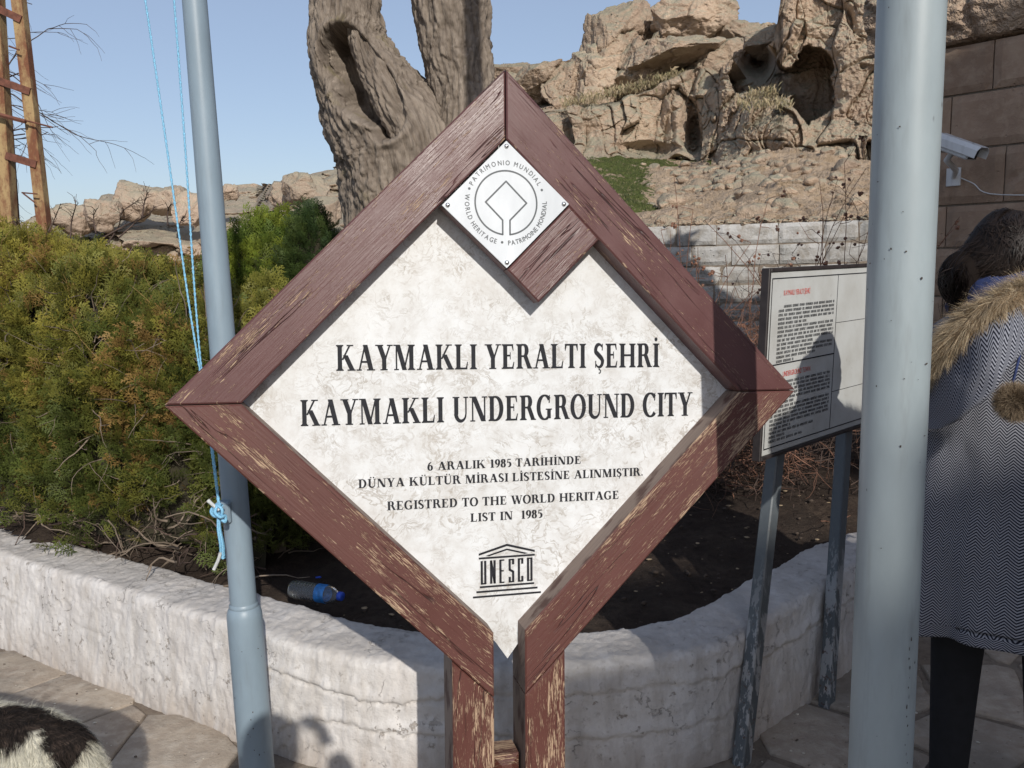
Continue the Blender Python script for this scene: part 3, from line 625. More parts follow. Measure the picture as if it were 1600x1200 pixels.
def glyph(ch):
    g = G(); T = TK; w = .7
    if ch == 'I' or ch == 'İ':
        g.stem(.09); w = .37
        if ch == 'İ': g.poly(arc(.185, 1.17, .085, .085, 0, 340, 12))
    elif ch == 'K': g.stem(.08); g.diag(.27, .42, .62, .96, TN+.02); g.rect(.53, 1-SH, .86, 1); g.diag(.66, SH, .34, .60, T+.03); g.rect(.56, 0, .96, SH); w = .95
    elif ch == 'A': g.diag(.10, 0, .40, 1, TN+.01); g.diag(.62, 0, .33, 1, T+.02); g.rect(.2, .30, .66, .30+TN); g.rect(.0, 0, .27, SH); g.rect(.52, 0, .93, SH); w = .92
    elif ch == 'Y': g.diag(.30, .45, .06, 1, T+.03); g.diag(.44, .45, .68, 1, TN+.01); g.rect(.31, 0, .31+T, .5); g.rect(-.02, 1-SH, .38, 1); g.rect(.57, 1-SH, .86, 1); g.rect(.22, 0, .59, SH); w = .84
    elif ch == 'M': g.rect(.11, 0, .11+TN, 1); g.diag(.44, 0, .1, 1, T+.02); g.diag(.49, 0, .80, 1, TN+.01); g.stem(.80); g.rect(.02, 0, .27, SH); g.rect(.0, 1-SH, .3, 1); w = 1.13
    elif ch == 'L': g.stem(.08); g.rect(.27, 0, .66, TN); g.poly([(.58, TN), (.66, TN), (.69, .30), (.65, .30)]); w = .73
    elif ch == 'E': g.stem(.08); g.rect(.27, 0, .64, TN); g.rect(.27, 1-TN, .62, 1); g.rect(.27, .5, .47, .5+TN); g.poly([(.56, TN), (.64, TN), (.68, .28), (.64, .28)]); g.poly([(.6, .74), (.64, .74), (.62, 1-TN), (.54, 1-TN)]); g.rect(.44, .38, .48, .67); w = .73
    elif ch == 'R': g.stem(.08); g.path([(.27, .97)]+arc(.40, .74, .17, .23, 90, -90)+[(.27, .51)]); g.diag(.62, .0, .38, .52, T+.01); g.rect(.60, 0, .88, SH); w = .87
    elif ch == 'P': g.stem(.08); g.path([(.27, .97)]+arc(.42, .72, .17, .25, 90, -90)+[(.27, .47)]); w = .75
    elif ch == 'T': g.stem(.26, st=0); g.rect(.0, 1-TN, .72, 1); g.poly([(0, .72), (.035, .72), (.10, 1-TN), (0, 1-TN)]); g.poly([(.685, .72), (.72, .72), (.72, 1-TN), (.62, 1-TN)]); w = .75
    elif ch in 'SŞ':
        pth = arc(.31, .73, .20, .24, 35, 200, 12)+[(.19, .60), (.31, .50), (.42, .41)]+arc(.30, .27, .20, .24, 10, -150, 12)
        pp = spline(pth[::1], 40); t_ = np.linspace(0, 1, 40); ww = TN+(T-.01-TN)*np.clip(1-np.abs(t_-.5)*2.6, 0, 1)**.7+.03*np.exp(-((t_-.2)/.15)**2)
        g.path(pp, np.maximum(ww, TN)); g.poly([(.46, .72), (.51, .72), (.52, 1.0), (.48, 1.0)]); g.poly([(.08, .0), (.12, .0), (.14, .29), (.09, .29)]); w = .62
        if ch == 'Ş': g.path([(.31, .02), (.30, -.08)]+arc(.31, -.15, .08, .075, 90, -110, 8), .05)
    elif ch == 'H': g.stem(.08); g.stem(.66); g.rect(.27, .47, .66, .47+TN+.01); w = .98
    elif ch in 'UÜ':
        g.rect(.10, .3, .10+T, 1); g.rect(.02, 1-SH, .38, 1); g.rect(.68, .32, .68+TN, 1); g.rect(.59, 1-SH, .84, 1)
        g.path(arc(.453, .32, .258, .285, 180, 360, 18), TN+(T-TN)*np.linspace(1, 0, 18)**1.3); w = .87
        if ch == 'Ü': g.poly(arc(.33, 1.16, .075, .075, 0, 340, 10)); g.poly(arc(.60, 1.16, .075, .075, 0, 340, 10))
    elif ch == 'N': g.rect(.11, 0, .11+TN, 1); g.diag(.60, 0, .08, 1, T+.04); g.rect(.75, 0, .75+TN, 1); g.rect(.02, 0, .28, SH); g.rect(-.02, 1-SH, .25, 1); g.rect(.64, 1-SH, .92, 1); w = .93
    elif ch == 'D': g.stem(.08); g.path([(.27, .97)]+arc(.36, .5, .34, .47, 90, -90, 22)+[(.27, .03)]); w = .86
    elif ch == 'O': g.path(arc(.43, .5, .33, .485, 0, 360, 34)); w = .87
    elif ch == 'C': g.path(arc(.44, .5, .34, .485, 42, 318, 28)); g.poly([(.66, .68), (.72, .68), (.73, 1.0), (.69, 1.0)]); w = .80
    elif ch == 'G': g.path(arc(.44, .5, .34, .485, 42, 300, 28)); g.poly([(.66, .68), (.72, .68), (.73, 1.0), (.69, 1.0)]); g.rect(.58, .05, .58+T-.02, .42); g.rect(.50, .40, .84, .40+SH); w = .90
    elif ch == 'W': g.diag(.30, 0, .04, 1, T); g.diag(.37, 0, .60, 1, TN); g.diag(.76, 0, .50, 1, T); g.diag(.84, 0, 1.06, 1, TN); g.rect(-.05, 1-SH, .32, 1); g.rect(.45, 1-SH, .74, 1); g.rect(.98, 1-SH, 1.2, 1); w = 1.2
    elif ch == '1': g.stem(.17, st=0); g.poly([(.06, .84), (.17, .82), (.36, 1), (.30, 1)]); w = .5
    elif ch == '9': g.path(arc(.28, .68, .18, .29, 0, 360, 24)); g.path(arc(.1, .62, .37, .60, 10, -80, 12), TN+(T-TN)*np.linspace(1, .1, 12)); w = .56
    elif ch == '6': g.path(arc(.28, .31, .18, .29, 0, 360, 24)); g.path(arc(.46, .38, .37, .60, 190, 100, 12), TN+(T-TN)*np.linspace(1, .1, 12)); w = .58
    elif ch == '8': g.path(arc(.28, .75, .15, .225, 0, 360, 22)); g.path(arc(.28, .27, .18, .25, 0, 360, 22)); w = .56
    elif ch == '5': g.rect(.12, .88, .47, 1); g.diag(.08, .52, .12, .9, TN); g.path([(.1, .56)]+arc(.24, .32, .20, .29, 95, -110, 18)); w = .55
    elif ch == '.': g.poly(arc(.12, .08, .085, .085, 0, 340, 10)); w = .24
    elif ch == ' ': w = .34
    return g.p, w
def serif_line(txt, u0, u1, v0, h, w0, name='letter', slope=0., gap=.055):
    x = 0; items = []
    for ch in txt:
        p, w = glyph(ch); items.append((x, p)); x += w+gap
    sx = (u1-u0)/(x-gap); zc = 0
    for gx_, ps in items:
        V = []; F = []; k = 0
        if not ps: continue
        for q in ps:
            if len(q) < 3: continue
            ar = .5*sum(q[i-1][0]*q[i][1]-q[i][0]*q[i-1][1] for i in range(len(q)))
            if ar < 0: q = q[::-1]
            uu = u0+(gx_+q[:, 0])*sx; vv = v0+q[:, 1]*h+slope*(uu-u0); n = len(q); zc = (zc+1) % 7
            fr = S(uu, vv, np.full(n, w0-.0009-.00003*zc)); bk = S(uu, vv, np.full(n, w0+.0006))
            V.extend(fr); V.extend(bk); F.append([k+i for i in range(n)]); F += [[k+i, k+(i+1) % n, k+n+(i+1) % n, k+n+i] for i in range(n)]; k += 2*n
        mk(name, V, F, M['letter'], sign)
serif_line('KAYMAKLI YERALTI ŞEHRİ', -.3815, .4022, .0640, .0585, RC, slope=-.0045)
serif_line('KAYMAKLI UNDERGROUND CITY', -.4620, .4915, -.0590, .0590, RC, slope=-.004)
serif_line('6 ARALIK 1985 TARİHİNDE', -.1771, .1991, -.1720, .0195, RC)
serif_line('DÜNYA KÜLTÜR MİRASI LİSTESİNE ALINMIŞTIR.', -.3367, .3605, -.2055, .0200, RC, slope=-.004)
serif_line('REGISTRED TO THE WORLD HERITAGE', -.2719, .2969, -.2605, .0205, RC, slope=-.005)
serif_line('LIST IN  1985', -.0765, .1008, -.2990, .0200, RC)
# UNESCO temple emblem
em = MB()
def eq(pts, dz=0.):
    pts = np.array(pts); n = len(pts); V = np.vstack([S(pts[:, 0], pts[:, 1], np.full(n, RC-.001-dz)), S(pts[:, 0], pts[:, 1], np.full(n, RC+.0006))])
    em.add(V, [list(range(n))]+[[i, (i+1) % n, n+(i+1) % n, n+i] for i in range(n)])
cx = .0118
for y, hw in ((-.4835, .0840), (-.4715, .0755), (-.4600, .0670)): eq([(cx-hw, y), (cx+hw, y), (cx+hw, y+.0045), (cx-hw, y+.0045)])
eq([(cx-.069, -.3905), (cx+.069, -.3905), (cx+.069, -.3860), (cx-.069, -.3860)])
for s_ in (-1, 1):
    a = [(cx, -.3570), (cx+s_*.069, -.3765), (cx+s_*.069, -.3815), (cx, -.3625)]; eq(a if s_ < 0 else a[::-1])
    a = [(cx, -.3685), (cx+s_*.052, -.3830), (cx+s_*.044, -.3845), (cx, -.3725)]; eq(a if s_ < 0 else a[::-1], .0001)
def bar(x0, y0, x1, y1): eq([(x0, y0), (x1, y0), (x1, y1), (x0, y1)])
gl = {'U': [[(0, 1), (0, 0), (1, 0), (1, 1)]], 'N': [[(0, 0), (0, 1), (1, 0), (1, 1)]], 'E': [[(1, 1), (0, 1), (0, 0), (1, 0)], [(0, .52), (.8, .52)]],
      'S': [[(1, .8), (1, 1), (0, 1), (0, .55), (1, .45), (1, 0), (0, 0), (0, .2)]], 'C': [[(1, .8), (1, 1), (0, 1), (0, 0), (1, 0), (1, .2)]], 'O': [[(0, 0), (0, 1), (1, 1), (1, 0), (0, 0)]]}
for k, ch in enumerate('UNESCO'):
    x0 = cx-.062+k*.0228
    for st in gl[ch]:
        st = [np.array((x0+p[0]*.0085, -.4500+p[1]*.0540)) for p in st]
        for a, b in zip(st[:-1], st[1:]):
            dd = b-a; L = np.linalg.norm(dd); dd /= L; nn_ = np.array([-dd[1], dd[0]])*.0024*(1.15 if abs(dd[1]) > .5 else .7); a = a-dd*.0012; b = b+dd*.0012; eq([a-nn_, b-nn_, b+nn_, a+nn_], .0001*(k % 2+1))
em.build('temple_emblem', M['letter'], sign)
# ------------------------------------------------ plaque
pw = .0025; pts = np.array([(0, B_-.005), (-.1478, B_-.1525), tuple(C0+(0, .0035)), tuple(C0+(.1478, .1512))]); 
def prism(mb, pts, w0, w1, uv=None):
    pts = np.array(pts); n = len(pts); V = np.vstack([S(pts[:, 0], pts[:, 1], np.full(n, w0)), S(pts[:, 0], pts[:, 1], np.full(n, w1))])
    mb.add(V, [list(range(n)), list(range(n, 2*n))[::-1]]+[[i, (i+1) % n, n+(i+1) % n, n+i] for i in range(n)])
mb = MB(); prism(mb, pts, -.0035, .0025); plq = mb.build('plaque', M['plaque'], sign)
pc = np.array([(pts[1][0]+pts[3][0])/2, (pts[0][1]+pts[2][1])/2])
for i, q in enumerate(pts):
    c = q+(pc-q)*.085
    prf = [(0.0001, .0048), (.0022, .0046), (.0042, .0035), (.0053, .0016), (.0056, 0)]
    V, F = lathe(prf, 16); mk('rivet', S(c[0]+V[:, 0], c[1]+V[:, 1], -.0035-V[:, 2]), F, M['rivet'], plq, True)
ink = MB()
def istroke(pl, wd, closed=False):
    pl = [np.array(p) for p in pl]
    if closed: pl = pl+[pl[0]]
    for j, (a, b) in enumerate(zip(pl[:-1], pl[1:])):
        dd = b-a; L = np.linalg.norm(dd); dd /= L; n_ = np.array([-dd[1], dd[0]])*wd/2; a = a-dd*wd*.3; b = b+dd*wd*.3
        prism(ink, [a-n_, b-n_, b+n_, a+n_], -.0039-.00002*(j % 3), -.0036)
RR = .0715; ec = pc+np.array([-.001, .004]); o_ = .0085
a0 = math.degrees(math.asin(o_/RR))
ring = [ec+RR*np.array([math.sin(R(a)), -math.cos(R(a))]) for a in np.linspace(a0, 360-a0, 70)]
istroke(ring, .0037)
dm = .0475; dc = ec+np.array([0, .0005])
yj = -dm+o_
istroke([ring[0], ec+np.array([o_, yj]), dc+np.array([dm, 0]), dc+np.array([0, dm]), dc+np.array([-dm, 0]), ec+np.array([-o_, yj]), ring[-1]], .0037)
ink.build('emblem_print', M['ink'], plq)
def text_verts(txt, bold=0.):
    cu = bpy.data.curves.new('t', 'FONT'); cu.body = txt; cu.size = 1; cu.align_x = 'CENTER'; cu.offset = bold; cu.resolution_u = 3
    o = bpy.data.objects.new('t', cu); COL.objects.link(o); dg = bpy.context.evaluated_depsgraph_get(); me = bpy.data.meshes.new_from_object(o.evaluated_get(dg))
    V = np.array([v.co[:] for v in me.vertices]) if len(me.vertices) else np.zeros((0, 3)); F = [list(p.vertices) for p in me.polygons]
    bpy.data.objects.remove(o); bpy.data.curves.remove(cu); bpy.data.meshes.remove(me); return V, F
_tc = {}
def tchar(c, bold=0.):
    if (c, bold) not in _tc: _tc[(c, bold)] = text_verts(c, bold)
    return _tc[(c, bold)]
def arc_text(mb, txt, a_start, a_end, rad, size, outward=True):
    """angles clockwise from top; letters spread evenly by their widths"""
    ws = []
    for c in txt:
        V, F = tchar(c); ws.append((V[:, 0].max()-V[:, 0].min()+.13) if len(V) else .28)
    tot = sum(ws); pos = 0
    for c, w in zip(txt, ws):
        V, F = tchar(c); a = R(a_start+(a_end-a_start)*(pos+w/2)/tot); pos += w
        if not len(V): continue
        xs = (V[:, 0]-(V[:, 0].max()+V[:, 0].min())/2)*size*.86; ys = V[:, 1]*size
        if outward: r_ = rad+ys; x = r_*0+math.sin(a)*r_+math.cos(a)*xs; y = math.cos(a)*r_-math.sin(a)*xs
        else: r_ = rad+.73*size-ys; x = math.sin(a)*r_-math.cos(a)*xs; y = math.cos(a)*r_+math.sin(a)*xs
        
        for k_, (q1, q2) in enumerate(((-1, 0), (1, 0), (0, 1), (0, -1))): mb.add(S(ec[0]+x+q1*.00028, ec[1]+y+q2*.00028, np.full(len(x), -.0038-.00002*k_)), F)
tx = MB()
arc_text(tx, 'PATRIMONIO MUNDIAL', -66, 63, .0840, .0152)
arc_text(tx, 'WORLD HERITAGE', -78, -166, .0840, .0152, False)
arc_text(tx, 'PATRIMOINE MONDIAL', -182, -274, .0840, .0152, False)
for a in (-71, 69.5, -173.5):
    c = ec+.0893*np.array([math.sin(R(a)), math.cos(R(a))]); q = [c+.003*np.array([math.cos(t), math.sin(t)]) for t in np.linspace(0, 6.28, 13)[:-1]]
    tx.add(S(np.array(q)[:, 0], np.array(q)[:, 1], np.full(12, -.0038)), [list(range(12))])
tx.build('plaque_lettering', M['ink'], plq)

# ================================================================== FLAGPOLES
def pole(name, x, y, prof, mat, label, lean=(0, 0), n=48, loc_parts=None):
    root = empty(name, (x, y, 0), label, 'flagpole')
    for nm, pr in prof:
        V, F = lathe(pr, n); V[:, 0] += x+V[:, 2]*lean[0]; V[:, 1] += y+V[:, 2]*lean[1]
        mk(nm, V, F, mat, root, True)
    return root
lp = pole('flagpole', -.772, 2.335, [
    ('lower_tube', [(.0495, -.02), (.0492, .25), (.049, .535), (.0485, .552), (.045, .566), (.040, .574), (.0375, .577)]),
    ('weld_collar', [(.0372, .570), (.0405, .574), (.0400, .581), (.0372, .586)]),
    ('upper_tube', [(.0368, .560), (.0362, 1.0), (.0330, 1.8), (.0305, 2.3), (.028, 3.2), (.025, 5.0), (.025, 6.0), (.02, 6.02), (.0001, 6.03)])], M['pole_l'],
    'slim grey blue stepped flagpole with light blue ropes, standing left of the wooden sign', lean=(-.0085, 0))
V, F = lathe([(.03, 5.99), (.045, 6.02), (.05, 6.06), (.04, 6.1), (.0001, 6.11)], 20); mk('finial', V+[-.772, 2.335, 0], F, M['pole_l'], lp, True)
rp = pole('flagpole', .6985, 1.555, [
    ('tube', [(.0585, 0.0), (.058, .5), (.0568, 1.0), (.0560, 1.6), (.0555, 2.2), (.052, 3.4), (.045, 5.6), (.035, 8), (.0001, 8.03)]),
    ('base_flange', [(.0586, .02), (.11, .018), (.112, .006), (.112, -.005)])], M['pole'],
    'thick pale grey painted flagpole close to the camera in front of the info board', lean=(.0015, 0))
def pole_chips(root, x, y, rf, marks, lean, mat):
    r = np.random.default_rng(17); mbp = MB()
    for (a, z, w, h) in marks:
        n = 7; t_ = np.linspace(0, 2*np.pi, n, endpoint=False); rr_ = r.uniform(.55, 1.2, n); da = w*np.cos(t_)*rr_/rf; dz = h*np.sin(t_)*rr_; R_ = rf+.0009
        mbp.add(np.stack([x+lean*z+R_*np.sin(a+da), y-R_*np.cos(a+da), z+dz], -1), [list(range(n))])
    o = mbp.build('paint_chips', mat, root); o['kind'] = 'stuff'
rc_ = np.random.default_rng(19); mk_ = [(rc_.uniform(-1.6, 1.6), rc_.uniform(.3, 2.3), rc_.uniform(.0006, .002), rc_.uniform(.0006, .003)) for _ in range(46)]
mk_ += [(.42+rc_.normal()*.05, z, rc_.uniform(.0005, .0016), rc_.uniform(.001, .006)) for z in np.linspace(.42, .82, 22)]
mk_ += [(.55, 1.33, .004, .002), (.62, 1.20, .003, .0012), (.9, 1.42, .0015, .003), (.98, 1.12, .003, .004), (.2, 1.48, .002, .0025)]
M['chip'] = simple('bare_rusty_chip', (.055, .04, .032), .8, var=.5, scale=200)
pole_chips(rp, .6985, 1.555, .0575, mk_, .0015, M['chip'])
mk_ = [(rc_.uniform(-1.6, 1.6), rc_.uniform(.02, .53), rc_.uniform(.0006, .002), rc_.uniform(.0008, .004)) for _ in range(26)]
pole_chips(lp, -.772, 2.335, .0492, mk_, -.0085, M['chip'])
# flag ropes
ry = 2.25
r1 = spline([aty(215, -60, ry), aty(227, 0, ry), aty(262, 240, ry), aty(296, 480, ry), aty(316, 600, ry+.01), aty(330, 700, ry+.01), aty(341, 785, ry)], 60)
r2_ = spline([aty(266, -60, ry+.02), aty(272, 0, ry+.02), aty(290, 240, ry+.02), aty(303, 440, ry+.02), aty(316, 590, ry+.02), aty(332, 700, ry+.01), aty(343, 790, ry)], 60)
for q, k in ((r1, 0), (r2_, 1)):
    ext = np.linspace(q[0]+np.array([.55 if k == 0 else .33, .06, 3.6]), q[0], 10)[:-1]; q = np.vstack([ext, q])
    if k == 0: r1 = q
    else: r2_ = q
hal = empty('flag_rope', tuple(aty(343, 790, ry)), 'light blue halyard rope knotted in a hanging bundle on the slim flagpole', 'rope')
def twist_rope(pts, rad, parent, name, mat, pitch=.028):
    pts = np.asarray(pts); L = np.concatenate([[0], np.cumsum(np.linalg.norm(np.diff(pts, axis=0), axis=1))]); n = max(20, int(min(L[-1], 40)/.006)); n = min(n, 520)
    s = np.linspace(0, L[-1], n); P = np.stack([np.interp(s, L, pts[:, k]) for k in range(3)], -1); mbr = MB(); T = np.gradient(P, axis=0); T /= np.linalg.norm(T, axis=1)[:, None]
    a = np.cross(T, np.array([0, 1., .2])); a /= np.linalg.norm(a, axis=1)[:, None]; b = np.cross(T, a)
    for k in range(2):
        ph = s/pitch*2*np.pi+k*np.pi; V, F, uv = tube(P+(np.cos(ph)[:, None]*a+np.sin(ph)[:, None]*b)*rad*.45, rad*.62, 5); mbr.add(V, F, uv)
    return mbr.build(name, mat, parent, True)
twist_rope(r1, .0033, hal, 'rope_strand', M['rope']); twist_rope(r2_, .0033, hal, 'rope_strand', M['rope'])
def K(px, py, dy=0): return aty(px, py, ry-.02+dy)
kn = MB()
for pl in ([K(331, 803), K(338, 790, -.01), K(347, 796, -.02), K(345, 806, -.015), K(334, 806, 0), K(330, 797, .01), K(340, 788, .01), K(347, 790)],
           [K(341, 788, -.01), K(336, 800, -.02), K(344, 808, -.025), K(352, 806, -.01), K(352, 815, -.01), K(346, 812, -.01)]):
    V, F, uv = tube(spline(pl, 30), .0042, 7); kn.add(V, F, uv)
kn.build('knot', M['rope'], hal, True)
bu = MB(); rb = np.random.default_rng(9)
for i in range(16):
    o = rb.normal(0, 1, 2); x0 = 343+o[0]*2.2; x1 = 348+o[0]*3.2
    V, F, uv = tube(spline([K(342, 800), K(x0-.5, 825, o[1]*.006), K(x1-1, 850, o[1]*.007), K(x1, 868+rb.uniform(-4, 5), o[1]*.004)], 14), .0034, 6); bu.add(V, F, uv)
bu.build('rope_bundle', M['rope'], hal, True)
V, F, uv = tube(spline([K(345, 862, -.008), K(341, 875, -.01), K(334, 890, -.01)], 10), .0048, 7); mk('rope_end', V, F, M['rope_end'], hal, True)
V, F, uv = tube(spline([K(343, 797, -.01), K(334, 790, -.01), K(325, 782, -.005)], 10), [.005]*8+[.0055, .006], 7); mk('rope_end', V, F, M['rope_end'], hal, True)
# cleat on the pole, behind the knot
V, F = box_bevel((-.02, -.012, -.03), (.02, .02, .03), .004); mk('cleat', V+aty(350, 800, 2.295), F, M['pole_l'], lp)
# ================================================================== INFO BOARD
bTL = aty(1200, 419, 2.56); bTR = aty(1358, 416, 3.03); bBL = aty(1184, 722, 2.52)
bx = bTR-bTL; bx[2] = 0; bx /= np.linalg.norm(bx); bz = bTL-bBL; BH = np.linalg.norm(bz); bz /= BH; bn = np.cross(bz, bx)*-1; bn /= np.linalg.norm(bn); BWD = .86
if bn[1] < 0: bn = -bn
def Bd(x, z, w=0.): return bBL+np.multiply.outer(np.asarray(x, float), bx)+np.multiply.outer(np.asarray(z, float), bz)+np.multiply.outer(np.asarray(w, float), bn)
board = empty('info_board', (float(bBL[0]+bx[0]*.3), float(bBL[1]+bx[1]*.3), 0), 'white information board with dense black text and red headings on two leaning grey posts', 'info board')
def bbox(mb, x0, z0, x1, z1, w0, w1, bev=.002):
    V, F = box_bevel((x0, z0, w0), (x1, z1, w1), bev); mb.add(Bd(V[:, 0], V[:, 1], V[:, 2]), F)
mb = MB(); bbox(mb, .012, .012, BWD-.012, BH-.012, 0, .02); mb.build('panel', M['board'], board)
for a in ((0, 0, .012, BH), (BWD-.012, 0, BWD, BH), (.0125, 0, BWD-.0125, .012), (.0125, BH-.012, BWD-.0125, BH)):
    mb = MB(); bbox(mb, a[0], a[1], a[2], a[3], -.006, .021); mb.build('frame_edge', M['board_fr'], board)
pr_ = MB()
def bl_(x0, z0, x1, z1): V, F = box_bevel((x0, z0, -.0012), (x1, z1, .001), .0002); pr_.add(Bd(V[:, 0], V[:, 1], V[:, 2]), F)
m_ = .028; C1 = .452; C2 = .78
bl_(m_, BH-.034, BWD-m_, BH-.0305); bl_(m_, .030, BWD-m_, .0335); bl_(m_, .034, m_+.0028, BH-.0345)
bl_(C1, .034, C1+.0016, BH-.0345); bl_(C2, .034, C2+.0016, BH-.0345)
bl_(m_+.003, .282, C1-.001, .286)
bl_(C1+.002, .385, C2-.001, .3865); bl_(C1+.002, .155, C2-.001, .1565)
pr_.build('ruled_lines', M['letter'], board)
def board_text(txt, x, z, h, width, mat, name):
    mbt = MB(); pos = 0; items = []
    for c in txt:
        V, F = tchar(c)
        if len(V): items.append((pos-V[:, 0].min(), V, F)); pos += V[:, 0].max()-V[:, 0].min()+.1
        else: pos += .3
    s = width/pos
    for p, V, F in items: mbt.add(Bd(x+(V[:, 0]+p)*s, z+V[:, 1]*h/.73, np.full(len(V), -.0012)), F)
    mbt.build(name, mat, board)
board_text('KAYMAKLI YERALTI ŞEHRİ', .10, BH-.085, .017, .165, M['red_ink'], 'red_heading')
board_text('UNDERGROUND TOWN', .12, .243, .017, .175, M['red_ink'], 'red_heading')
# illegible dense small print: rows of letter-like strokes
rt = np.random.default_rng(31); tm = MB()
def tiny_rows(x0, x1, ztop, n, dz, lasts):
    for r_ in range(n):
        z = ztop-r_*dz; x = x0+(.03 if r_ in (0,) else 0); end = lasts.get(r_, x1)
        while x < end:
            wl_ = rt.uniform(.012, .05)
            xe = min(x+wl_, end)
            while x < xe:
                h = .0082; w = rt.uniform(.0014, .0024); bl2 = (x, z, x+w, z+h)
                V = Bd([x, x+w, x+w, x], [z, z, z+h, z+h], [-.0012]*4); tm.add(V, [[0, 1, 2, 3]])
                if rt.random() < .75:
                    zz_ = z+rt.choice([0, h*.42, h*.82]); V = Bd([x+w, x+w+.0018, x+w+.0018, x+w], [zz_, zz_, zz_+.0013, zz_+.0013], [-.00115]*4); tm.add(V, [[0, 1, 2, 3]])
                x += w+rt.uniform(.0022, .0034)
            x += .006
tiny_rows(.075, C1-.02, BH-.122, 14, .0128, {4: .25, 9: .30, 12: .32, 13: .18})
tiny_rows(.055, C1-.02, .222, 15, .0125, {5: .2, 11: .18, 12: .33, 13: .15, 14: .26})
tm.build('small_print', M['letter'], board)
def slanted_post(top, foot, w, name='post'):
    top = np.array(top); foot = np.array(foot); d = foot-top; L = np.linalg.norm(d); d /= L
    V, F = box_bevel((-w/2, -w/2*.8, 0), (w/2, w/2*.8, L), .004); u2 = bx-d*(bx@d); u2 /= np.linalg.norm(u2); v2 = np.cross(d, u2)
    P = top+V[:, [0]]*u2+V[:, [1]]*v2+V[:, [2]]*d; mk(name, P, F, M['post'], board)
t1 = Bd(.195, .06, .045); f1 = atz(1158, 1190, 0)-np.array([0, 0, .02]); slanted_post(t1, f1, .05)
t2 = Bd(.665, .06, .045); f2 = atz(1291, 1100, 0)-np.array([0, 0, .02]); slanted_post(t2, f2, .05)

# ================================================================== WATER BOTTLE
b0 = atz(455, 933, .375); b1 = atz(545, 945, .375); bd = b1-b0; bd /= np.linalg.norm(bd); bd[2] = -.02
Lb = .20; sB = .0042/.0042
prf = [(.001, 0), (.020, .001), (.029, .006), (.031, .014)]
for i in range(7): z = .02+i*.0125; prf += [(.031, z), (.0325, z+.004), (.0325, z+.007), (.0305, z+.0105)]
prf += [(.0315, .110), (.0315, .150), (.031, .156), (.026, .172), (.018, .184), (.0125, .190), (.0125, .198), (.0120, .2)]
ba, bb, bc = frame_from(bd); borg = b0+np.array([0, 0, .031])
def bl3(V): return borg+V[:, [0]]*ba+V[:, [1]]*bb+V[:, [2]]*bc
V, F = lathe(prf, 28); bot = mk('water_bottle', bl3(V), F, M['pet'], None, True)
props(bot, 'empty clear plastic water bottle with blue label and blue cap lying on the wall edge', 'bottle')
V, F = lathe([(.0319, .111), (.0322, .112), (.0322, .149), (.0319, .150)], 28); mk('label', bl3(V), F, M['blue_label'], bot, True)
V, F = lathe([(.0135, .192), (.0155, .193), (.0155, .207), (.014, .210), (.0001, .2105)], 20); mk('cap', bl3(V), F, M['blue_cap'], bot, True)
rr = np.random.default_rng(4)
for (px, py, m_, lb) in ((498, 902, 'blue_cap', 'crumpled scrap of blue and white wrapper on the soil above the bottle'), (122, 845, 'rope_end', 'small white paper scrap lying under the hedge by the wall top')):
    c = atz(px, py, .39); V0, F0 = ico(1); V = V0*[.009, .006, .003]*(1+.35*rr.normal(size=(len(V0), 1)))+c; props(mk('litter_scrap', V, F0, M[m_]), lb, 'litter')

# ================================================================== CONIFER HEDGE
def spray_template(seed, n_side=9, L=.085, flat=True):
    r = np.random.default_rng(seed); Q = []
    def blade(p, d, l, w, nrm):
        s = np.cross(d, nrm); s /= np.linalg.norm(s)+1e-9; Q.append([p-s*w*.35, p+s*w*.35, p+d*l*.6+s*w*.5, p+d*l, ]); Q[-1] = [p, p+d*l*.5-s*w*.5, p+d*l, p+d*l*.5+s*w*.5]
    up = np.array([0, 0, 1.]); side = np.array([1., 0, 0]); nrm = np.array([0, 1., 0])
    for i in range(5): blade(up*L*i/5, up+nrm*.05*r.normal(), L/4.2, .0045, nrm)
    for i in range(n_side):
        t = .12+.83*i/n_side; sg = 1 if i % 2 else -1; p = up*L*t; a = R(r.uniform(28, 48)); d = up*math.cos(a)+side*sg*math.sin(a)+nrm*r.normal()*.18
        l = L*.52*(1-t*.6)*r.uniform(.8, 1.2)
        for k in range(3): blade(p+d*l*k/3, d, l/2.4, .0042, nrm)
        for k in range(4):
            tt = .25+.2*k; s2 = 1 if k % 2 else -1; a2 = R(r.uniform(30, 50)); s_ = np.cross(d, nrm); d2 = d*math.cos(a2)+s_*s2*math.sin(a2)+nrm*r.normal()*.2
            blade(p+d*l*tt, d2, l*.42*r.uniform(.7, 1.1), .0038, nrm)
    return np.array(Q).reshape(-1, 3)       # quads, 4 verts each
TPL = [spray_template(i) for i in range(6)]
